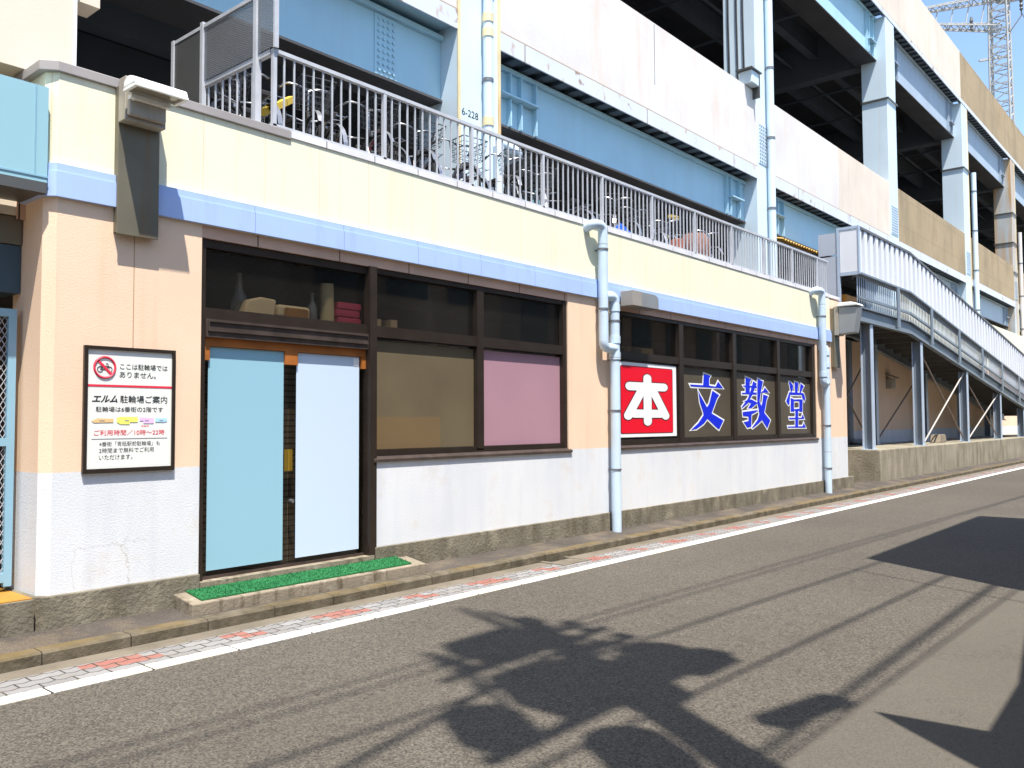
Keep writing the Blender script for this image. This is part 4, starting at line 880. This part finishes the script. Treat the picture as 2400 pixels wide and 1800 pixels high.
# pipes, cables and boxes on the viaduct
def col_pipe(x, z0, z1, r, mt, label, rusty=()):
    o = thing('column_downpipe', (x, 2.68, z0), label, 'downpipe', 'downpipes on the viaduct columns')
    MB().tube([(x, 2.67, z0), (x, 2.67, z1)], r, 14).build('pipe', mt, o, smooth=True)
    z = z0 + .9
    while z < z1:
        c = MB(); c.lathe((x, 2.67, z), [(r * 1.12, -.03), (r * 1.12, .03)], 14); c.box(x - .012, x + .012, 2.67 + r * .5, 2.80, z - .015, z + .015); c.build('pipe_clamp', 'clamp', o); z += 1.9
    if rusty:
        for z in rusty: MB().lathe((x, 2.67, z), [(r * 1.15, -.07), (r * 1.15, .07)], 14).build('rusty_collar', 'rust_edge', o, smooth=True)
col_pipe(10.315, 4.45, 16.3, .082, 'steel_col', 'pale blue downpipe with rusty collars on the column marked 6-228', (6.55, 8.05, 8.3))
col_pipe(10.57, 4.45, 6.2, .09, 'steel_col', 'short thick downpipe at the foot of the column marked 6-228')
col_pipe(21.62, 4.45, 16.3, .10, 'steel_col', 'pale blue downpipe on the second column, beyond the white parapet')
col_pipe(45.0, 4.0, 13.4, .12, 'steel_col', 'pale blue downpipe with a bent top on the fourth column')
col_pipe(56.2, 4.0, 12.4, .11, 'fascia', 'white downpipe on the rust stained fifth column')
for i, yy in enumerate((3.1, 3.28, 3.52)):
    tag(MB().tube([(20.985, yy, 10.3), (20.98, yy + .02, 12.5), (20.985, yy, 16.3)], .022, 6).build('column_cable', 'cable'), ('front', 'middle', 'rear')[i] + ' black cable running up the side of the second column', 'cable', 'cables on the second column')
jb = thing('junction_box', (20.6, 2.7, 10.2), 'pale blue junction box on a black bracket above the white parapet', 'junction box')
MB().box(20.35, 20.78, 2.60, 2.95, 10.285, 10.62).build('housing', 'steel_col', jb, bevel=.02); m = MB(); m.box(20.25, 20.86, 2.55, 3.0, 10.625, 10.66); m.box(20.80, 20.83, 2.60, 2.9, 10.0, 10.6); m.build('bracket', 'steel_dark', jb)
aw = thing('awning', (23, 2.6, 6.3), 'small ochre corrugated awning under the girder beside the second column', 'awning')
m = MB(); vs = []; n = 56
for i in range(n + 1):
    xx = 22.2 + 2.6 * i / n; zz = .03 * math.sin(i * math.pi / 2); vs += [(xx, 2.62, 6.52 + zz), (xx, 3.1, 6.64 + zz)]
m.add(vs, [(2 * i, 2 * i + 2, 2 * i + 3, 2 * i + 1) for i in range(n)]); sh = m.build('sheet', mk('ochre_sheet', (0.46, 0.28, 0.07), 0.7, (3, 0.2)), aw); sd_ = sh.modifiers.new('thickness', 'SOLIDIFY'); sd_.thickness = .012
box('frame', 'under_beam', aw, 22.2, 24.8, 2.7, 2.76, 6.36, 6.46)

# ================================================================== ramp at the far end
K = 1.0303; YR = 0.20
def kx(x): return x * K
def kz(z): return 1.6 + (z - 1.6) * K
XK, SL, X1R = 24.2, -.1175, 44.0
def dz(x): return 0.0 if x < XK else SL * (x - XK)
def strip(m, x0, x1, z0, z1, y0, y1):           # a long member that follows the ramp
    cutsx = [x0] + ([XK] if x0 < XK < x1 else []) + [x1]
    low = [(kx(x), kz(z0 + dz(x))) for x in cutsx]; up = [(kx(x), kz(z1 + dz(x))) for x in cutsx]
    m.prism(low + up[::-1], 'y', y0, y1); return m
rp = thing('bicycle_ramp', (kx(20), YR, .9), 'long grey steel bicycle ramp with pale corrugated side panels above the concrete low wall', 'ramp')
# corrugated panel
m = MB(); x = 20.15; prof = []
while x < X1R:
    prof += [(x, 0), (x + .20, 0), (x + .22, .20), (x + .39, .20), (x + .41, 0)]; x += .41
prof = [p for i, p in enumerate(prof) if i == 0 or p[0] - prof[i - 1][0] > 1e-4]
vs = []; fs = []
for (px_, py_) in prof:
    for z in (5.05, 6.06): vs.append((kx(px_), YR - .03 + py_, kz(z + dz(px_))))
for i in range(len(prof) - 1): fs.append((2 * i, 2 * i + 2, 2 * i + 3, 2 * i + 1))
m.add(vs, fs); m.build('corrugated_panel', 'panel', rp)
strip(MB(), 20.12, X1R, 6.06, 6.12, YR - .05, YR + .20).build('panel_cap', 'ramp_dark', rp)
strip(MB(), 20.12, X1R, 5.0, 5.045, YR - .05, YR + .20).build('panel_foot', 'ramp', rp)
m = MB(); m.box(kx(20.10), kx(20.135), YR - .04, YR + .40, kz(5.06), kz(6.05)); m.build('end_panel', 'panel', rp)
m = MB(); m.box(kx(20.08), kx(20.16), YR + .41, YR + .47, kz(4.3), kz(6.12)); m.box(kx(20.08), kx(20.16), YR - .06, YR - .035, kz(5.0), kz(6.12)); m.box(kx(20.09), kx(20.15), YR - .05, YR + .40, kz(6.055), kz(6.12)); m.box(kx(20.09), kx(20.15), YR - .05, YR + .40, kz(4.98), kz(5.055)); m.build('end_post', 'ramp_edge', rp)
m = MB(); m.box(kx(20.1), kx(20.13), YR + .48, YR + .92, kz(5.5), kz(6.02)); m.box(kx(20.1), kx(20.13), YR + .48, YR + .92, kz(4.45), kz(5.46)); m.build('end_panel', mk('grey_translucent_panel', (.42, .45, .50), .5, (1, .05)), rp)
strip(MB(), 20.10, X1R, 4.43, 4.49, YR - .03, YR + .02).build('hand_rail', 'ramp', rp)
for i in range(7):
    x = 22.95 + 3.12 * i
    if x > X1R - .2: break
    MB().box(kx(x), kx(x + .21), YR - .062, YR - .034, kz(3.97 + dz(x)), kz(5.0 + dz(x))).build('post', 'ramp', rp)
bal2 = None; rest = MB(); n = 0
x = 20.25
while x < X1R:
    n += 1; z0, z1 = kz(4.22 + dz(x)), kz(5.0 + dz(x))
    if n <= 90:
        if bal2 is None: bal2 = MB().box(kx(x) - .012, kx(x) + .012, YR + .05, YR + .07, z0, z1).build('baluster', 'ramp_edge', rp); bx, bz = kx(x), z0
        else:
            c = bal2.copy(); COL.objects.link(c); c.parent = rp; c.location = (kx(x) - bx, 0, z0 - bz)
    else: rest.box(kx(x) - .012, kx(x) + .012, YR + .03, YR + .05, z0, z1)
    x += .15
rest.build('baluster', 'ramp_edge', rp)['kind'] = 'stuff'
for yy in (YR, YR + 1.5):
    m = MB(); strip(m, 20.1, X1R, 3.93, 4.21, yy + .03, yy + .05); strip(m, 20.1, X1R, 3.90, 3.928, yy - .04, yy + .09); strip(m, 20.1, X1R, 4.212, 4.235, yy - .04, yy + .09); m.build('stringer', 'ramp', rp)
m = MB(); strip(m, 20.1, X1R, 4.24, 4.28, YR + .06, YR + 1.80)
for i in range(30): x = 20.4 + .8 * i; m.box(kx(x), kx(x + .08), YR + .1, YR + 1.48, kz(4.05 + dz(x)), kz(4.238 + dz(x + .08)))
m.build('ramp_deck', 'ramp_dark', rp)
CX = (20.93, 25.15, 30.3, 35.3, 39.7)
for i, x in enumerate(CX):
    for yy in (YR + .0, YR + 1.25):
        z1 = kz(3.90 + dz(x + .15)) - .01; X_ = kx(x)
        h = MB(); h.box(X_ + .09, X_ + .11, yy + .02, yy + .23, .9, z1); pst = h.build('ramp_column', 'ramp', rp)
        h = MB(); h.box(X_, X_ + .20, yy, yy + .019, .9, z1); h.box(X_, X_ + .20, yy + .231, yy + .25, .9, z1); h.box(X_ - .08, X_ + .30, yy - .03, yy + .28, .885, .90); h.build('flange', 'ramp_edge', pst)
def brace(x0, z0, x1, z1, yy, mt): MB().tube([(kx(x0), yy, z0), (kx(x1), yy, z1)], .024, 6).build('brace', mt, rp)
brace(25.5, .95, 30.25, 3.15, YR + .08, 'brace_l'); brace(25.5, 3.6, 30.25, 1.0, YR + .14, 'brace_d')
brace(30.6, .95, 35.25, 2.55, YR + .08, 'brace_l'); brace(30.6, 3.0, 35.25, 1.0, YR + .14, 'brace_d')
brace(21.3, .95, 25.1, 3.6, YR + 1.4, 'brace_d'); brace(21.3, 3.6, 25.1, .95, YR + 1.44, 'brace_d'); brace(25.5, .95, 30.2, 3.2, YR + 1.4, 'brace_d')
tag(box('planter_box', 'orange_pl', None, kx(20.35), kx(21.1), YR + .35, YR + .65, kz(4.29), kz(4.58), bevel=.02), 'orange plastic box standing on the ramp landing behind its balusters', 'box')
# low wall and terrace under the ramp
lw = tag(MB().box(21.45, 75, 0.0, 2.0, 0.0, .885).build('low_wall', 'lowwall', bevel=.015), 'low rain stained concrete retaining wall that carries the ramp columns', 'wall')
tag(MB().prism([(29.1, .89), (29.95, .89), (29.8, 1.14), (29.25, 1.14)], 'y', .55, .85).build('concrete_block', 'step', bevel=.02), 'pale tapered concrete block on the low wall between two ramp columns', 'block')
# second building behind the ramp
b2 = thing('ramp_side_building', (40, 2.05, 0), 'peach and cream shop building standing behind the bicycle ramp', 'building')
box('dado', 'dado', b2, 19.25, 90, 2.03, 2.4, 0, 1.29); box('wall', 'peach', b2, 19.25, 90, 2.03, 2.4, 1.291, 3.95); box('upper_wall', 'cream', b2, 31.5, 90, 2.03, 2.4, 3.951, 6.05)
box('roof_slab', 'floor', b2, 19.25, 90, 2.41, 2.78, 3.7, 3.95)
p = MB().tube(bend([(25.0, 1.9, 3.9), (25.0, 1.9, 1.05), (25.4, 1.9, .97), (26.2, 1.9, .97)], .12), .085, 12).build('wall_pipe', 'ramp', smooth=True); tag(p, 'thin grey pipe on the shaded peach wall beside the first ramp column', 'pipe')
wl = thing('bulkhead_lamp', (28.9, 1.95, 2.7), 'small wall lamp on the shaded peach wall under the ramp', 'lamp')
MB().box(28.75, 29.1, 1.82, 2.028, 2.62, 2.95).build('housing', 'box', wl, bevel=.03); MB().prism([(1.72, 2.96), (2.028, 3.08), (2.028, 3.10), (1.72, 2.98)], 'x', 28.70, 29.15).build('hood', 'ramp_dark', wl)

# ================================================================== pylon and its lines
py = thing('lattice_pylon', (146, 19.5, 20), 'grey lattice steel power pylon rising above the tan viaduct parapet against the sky', 'pylon')
def lattice(m, p, q, w0, w1, n, r, diag=True):
    p, q = Vector(p), Vector(q); d = (q - p).normalized(); a = d.orthogonal().normalized() if abs(d.z) < .9 else Vector((1, 0, 0)); b = d.cross(a)
    cs = []
    for i in range(n + 1):
        t = i / n; c = p.lerp(q, t); w = w0 + (w1 - w0) * t; cs.append([c + a * w * s + b * w * u for s, u in ((1, 1), (-1, 1), (-1, -1), (1, -1))])
    for k in range(4): m.bar(cs[0][k], cs[-1][k], r * 1.5, r * 1.5)
    for i in range(n):
        for k in range(4):
            if diag: m.bar(cs[i][k], cs[i + 1][(k + 1) % 4], r, r); 
            if i % 2 == 0: m.bar(cs[i][k], cs[i][(k + 1) % 4], r, r)
PX, PY = 146.0, 19.3
m = MB(); lattice(m, (PX, PY, 30), (PX, PY, 78), 1.45, 1.1, 34, .14); m.build('mast', 'pylon', py)
# cross-arms reach to the left in the picture, i.e. along the facing perpendicular
AL = Vector((-.62, .78, 0))
def arm(z0, z1, L, s=1):
    m = MB(); base = Vector((PX, PY, z0)); tip = Vector((PX, PY, z1)) + AL * L * s
    lattice(m, base, tip, .55, .35, 12, .10)
    m.build('cross_arm', 'pylon', py)
arm(61.6, 62.0, 11.5); arm(66.4, 64.3, 12.5); arm(71.5, 70.5, 9); arm(66.0, 66.4, 3.4, -1)
for u in (.25, .45, .65, .85): m = MB(); m.bar(Vector((PX, PY, 61.9)) + AL * 11.5 * u, Vector((PX, PY, 66.3 - 1.9 * u)) + AL * 12.0 * (u - .08), .16, .16); m.build('arm_brace', 'pylon', py)
MB().bar(Vector((PX, PY, 56.5)) + AL * 3.2, Vector((PX, PY, 57.2)) - AL * 1.6, .3, .3).build('step_bracket', 'pylon', py)
m = MB()
for z, L in ((66.6, -3.4), (63.5, 4.2), (71.5, 9)):
    c = Vector((PX, PY, z)) + AL * L; m.lathe((c.x, c.y, c.z - 2.4), [(.12, 0), (.28, .3), (.15, .5), (.28, .9), (.15, 1.2), (.28, 1.6), (.12, 2.3)], 8)
m.build('insulator', 'ramp_dark', py)
m = MB(); c0 = Vector((PX, PY, 0)) - AL * 3.4; m.tube([c0 + Vector((0, 0, 78)), c0 + Vector((0, 0, 66.4)), c0 + Vector((0, 0, 63.5)), c0 + AL * 1.8 + Vector((0, 0, 61)), Vector((PX, PY, 59.8))], .10, 5); m.build('jumper_cable', 'ramp_dark', py)
names = ('lowest thin', 'second thin', 'third thin', 'fourth thin', 'thick')
for i, (p0, p1, r) in enumerate((((PX - AL.x * 3.4, PY - AL.y * 3.4, 64), (175, 8, 40), .05), ((PX - AL.x * 3.4, PY - AL.y * 3.4, 68.5), (176, 6, 44), .05), ((PX - AL.x * 4, PY - AL.y * 4, 74), (178, 5, 48), .05), ((PX - 1, PY, 76), (100, 32, 66), .05), ((PX + AL.x * 12.2, PY + AL.y * 12.2, 64.0), (108, 38, 88), .14))):
    tag(MB().tube([p0, ((p0[0] + p1[0]) / 2, (p0[1] + p1[1]) / 2, (p0[2] + p1[2]) / 2 - .6), p1], r, 5).build('power_line', 'ramp_dark'), names[i] + ' power line leaving the lattice pylon against the sky', 'power line', 'power lines of the pylon')

# ================================================================== the near side of the street (casts the shadows on the road)
def hit(sx_, sy_, z): return (sx_ - .60 * z / 2.75, sy_ - z / 2.75)
up_ = thing('utility_pole', (2.45, -7.1, 0), 'concrete utility pole with three transformer drums whose shadow lies on the road', 'utility pole')
qx, qy = 2.40, -7.1
MB().lathe((qx, qy, 0), [(.18, 0), (.12, 13.6)], 16).build('shaft', 'pole', up_, smooth=True)
m = MB()
for z, L, off in ((12.9, .8, -.45), (12.2, .9, -.4), (11.4, .8, -.2)): m.box(qx - L + off, qx + L + off, qy - .20, qy - .13, z, z + .1)
m.box(qx - 1.4, qx + 1.1, qy - .16, qy - .08, 9.2, 9.3); m.build('cross_arm', 'clamp', up_)
for dx, dy, z in ((-1.13, .0, 9.35), (-.46, .0, 7.2), (.66, .0, 9.3)):
    MB().lathe((qx + dx, qy + dy, z), [(.05, -.03), (.22, 0), (.235, .08), (.235, .70), (.21, .78), (.08, .84), (.04, .98)], 18).build('transformer', 'greybox', up_, smooth=True)
m = MB()
for z, off in ((13.0, -.45), (12.3, -.4), (11.5, -.2)):
    for k in (-1, -.6, .6, 1): m.lathe((qx + k * .7 + off, qy - .16, z), [(.05, 0), (.07, .08), (.05, .14), (.07, .2), (.04, .26)], 8)
m.build('insulator', 'white', up_)
m = MB(); rnd = random.Random(3)
for i in range(16):
    a = (qx + rnd.uniform(-1.3, .45), qy + rnd.uniform(-.2, .3), rnd.uniform(9.8, 13)); b = (qx + rnd.uniform(-1.3, .5), qy + rnd.uniform(-.2, .4), rnd.uniform(8.8, 12.5))
    c_ = ((a[0] + b[0]) / 2 + rnd.uniform(-.3, .3), (a[1] + b[1]) / 2, min(a[2], b[2]) - rnd.uniform(.1, .7)); m.tube(bend([a, c_, b], .5, 8), .018, 5)
for i in range(6): m.tube([(qx + .1, qy + .12 + .02 * i, 6 + .1 * i), (qx + .12 * rnd.uniform(-2, 2), qy + .2, 9), (qx + rnd.uniform(-.6, .6), qy, 11)], .028, 5)
m.build('cable_loop', 'cable', up_)
for bx_ in ((qx - .80, qx - .02, qy - .1, qy + .35, 12.1, 12.7), (qx - .72, qx - .12, qy - .15, qy + .3, 9.35, 10.5), (qx - .12, qx + .25, qy - .25, qy + .15, 8.7, 9.7), (qx + .12, qx + .50, qy - .1, qy + .2, 9.1, 9.9), (qx + .45, qx + 1.0, qy - .3, qy - .05, 9.2, 9.8), (qx - .75, qx - .35, qy - .1, qy + .15, 10.6, 11.1)): box('equipment_shadow_box', 'greybox', up_, *bx_, bevel=.08)  # switch box, plus boxes added to thicken the pole's shadow
for i, (dx, z0, z1) in enumerate(((-.25, 13.2, 15.8), (-.05, 13.2, 15.1), (-.95, 12.2, 13.6))): MB().tube([(qx + dx, qy - .1, z0), (qx + dx - .25, qy - .1, z1)], [.07, .04], 8).build('surge_rod', 'clamp', up_)
wires = [((1.8, -2.31), (16.45, -2.93), 11.5, .014, 'first'), ((1.91, -2.5), (16.5, -3.02), 11.3, .014, 'second'), ((2.0, -3.05), (10.08, -3.47), 10.4, .022, 'third'), ((4.44, -4.11), (9.78, -4.27), 9.0, .022, 'fourth'), ((2.6, -3.38), (4.6, -2.97), 9.6, .03, 'lower pole-side'), ((3.85, -4.90), (9.37, -4.965), 8.0, .014, 'fifth'), ((4.95, -4.79), (8.92, -4.75), 10.5, .034, 'sixth, thickest'), ((9.37, -3.47), (8.62, -5.12), 6.9, .012, 'seventh, crossing')]
for (a, b, z, r, nm) in wires:
    t0, t1 = (-1.0, 1.5) if 'crossing' not in nm else (-.15, 1.1)
    pts = []
    for k in range(9):
        t = t0 + (t1 - t0) * k / 8; sx_, sy_ = a[0] + (b[0] - a[0]) * t, a[1] + (b[1] - a[1]) * t; zz = z - .25 * math.sin(math.pi * k / 8); x_, y_ = hit(sx_, sy_, zz); pts.append((x_, y_, zz))
    tag(MB().tube(pts, r, 6).build('overhead_wire', 'cable'), nm + ' overhead wire from the near kerb whose shadow crosses the road', 'wire', 'overhead wires along the street')
x_, y_ = hit(4.69, -4.72, 7.9)
tag(MB().tube([(x_ - .36, y_ + .08, 7.9), (x_ - .31, y_ + .07, 7.9), (x_ + .31, y_ - .07, 7.9), (x_ + .36, y_ - .08, 7.9)], [.04, .115, .115, .04], 12).build('cable_closure', 'cable', smooth=True), 'black cable splice closure hanging on the thin overhead wires', 'closure')
h1 = thing('house', (11.5, -10, 0), 'flat roofed house across the road whose corner shadow lies on the asphalt', 'house', 'houses across the road')
MB().prism([(8.73, -5.80), (14.4, -5.80), (14.6, -14), (4.8, -14)], 'z', 0, 6.9).build('wall', 'house', h1)
MB().prism([(8.73, -5.80), (14.4, -5.80), (14.6, -14), (4.8, -14)], 'z', 6.901, 7.0).build('roof', 'roof', h1)
w_ = MB()
for x in (9.3, 11.0, 12.7):
    for z in (1.0, 4.1): w_.box(x, x + 1.1, -5.80, -5.77, z, z + 1.3)
w_.build('window', 'navy', h1)
cp = thing('shop_canopy', (4.4, -8, 0), 'flat shop canopy on posts beside the photographer whose shadow reaches the road', 'canopy')
MB().prism([(4.13, -6.31), (4.19, -6.86), (5.2, -6.82), (6.8, -6.6), (7.2, -9), (2.6, -9), (3.66, -6.9)], 'z', 3.42, 3.55).build('canopy_roof', 'roof', cp)
m = MB(); m.box(4.3, 4.4, -7.3, -7.2, 0, 3.42); m.box(6.6, 6.7, -7.3, -7.2, 0, 3.42); m.build('canopy_post', 'clamp', cp); box('back_wall', 'house2', cp, 2.8, 7.1, -9.0, -8.9, 0, 3.42)
for i, (x0, x1, yf, hgt, mt) in enumerate(((-14, -7, -11, 7.5, 'house2'), (-6.2, 1.0, -11.5, 6.6, 'house'), (15.6, 22.5, -8.6, 7.6, 'house2'), (23.4, 30, -8.4, 6.2, 'house'), (31, 40, -8.8, 8.5, 'house2'), (41, 52, -8.6, 7, 'house'))):
    hh = thing('house', ((x0 + x1) / 2, yf - 3, 0), ('dark sided', 'grey rendered', 'tall dark sided', 'low grey rendered', 'tallest dark sided', 'wide grey rendered')[i] + ' house in the row across the road', 'house', 'houses across the road')
    box('wall', mt, hh, x0, x1, yf - 6, yf, 0, hgt - 1)
    MB().prism([(yf + .5, hgt - 1), (yf - 3, hgt + .6), (yf - 6.5, hgt - 1)], 'x', x0 - .3, x1 + .3).build('roof', 'roof', hh)
    w_ = MB()
    for k in range(3):
        for z in (1.0, 3.8): xx = x0 + (x1 - x0) * (k + .25) / 3; w_.box(xx, xx + 1.2, yf, yf + .03, z, z + 1.3)
    w_.build('window', 'navy', hh)
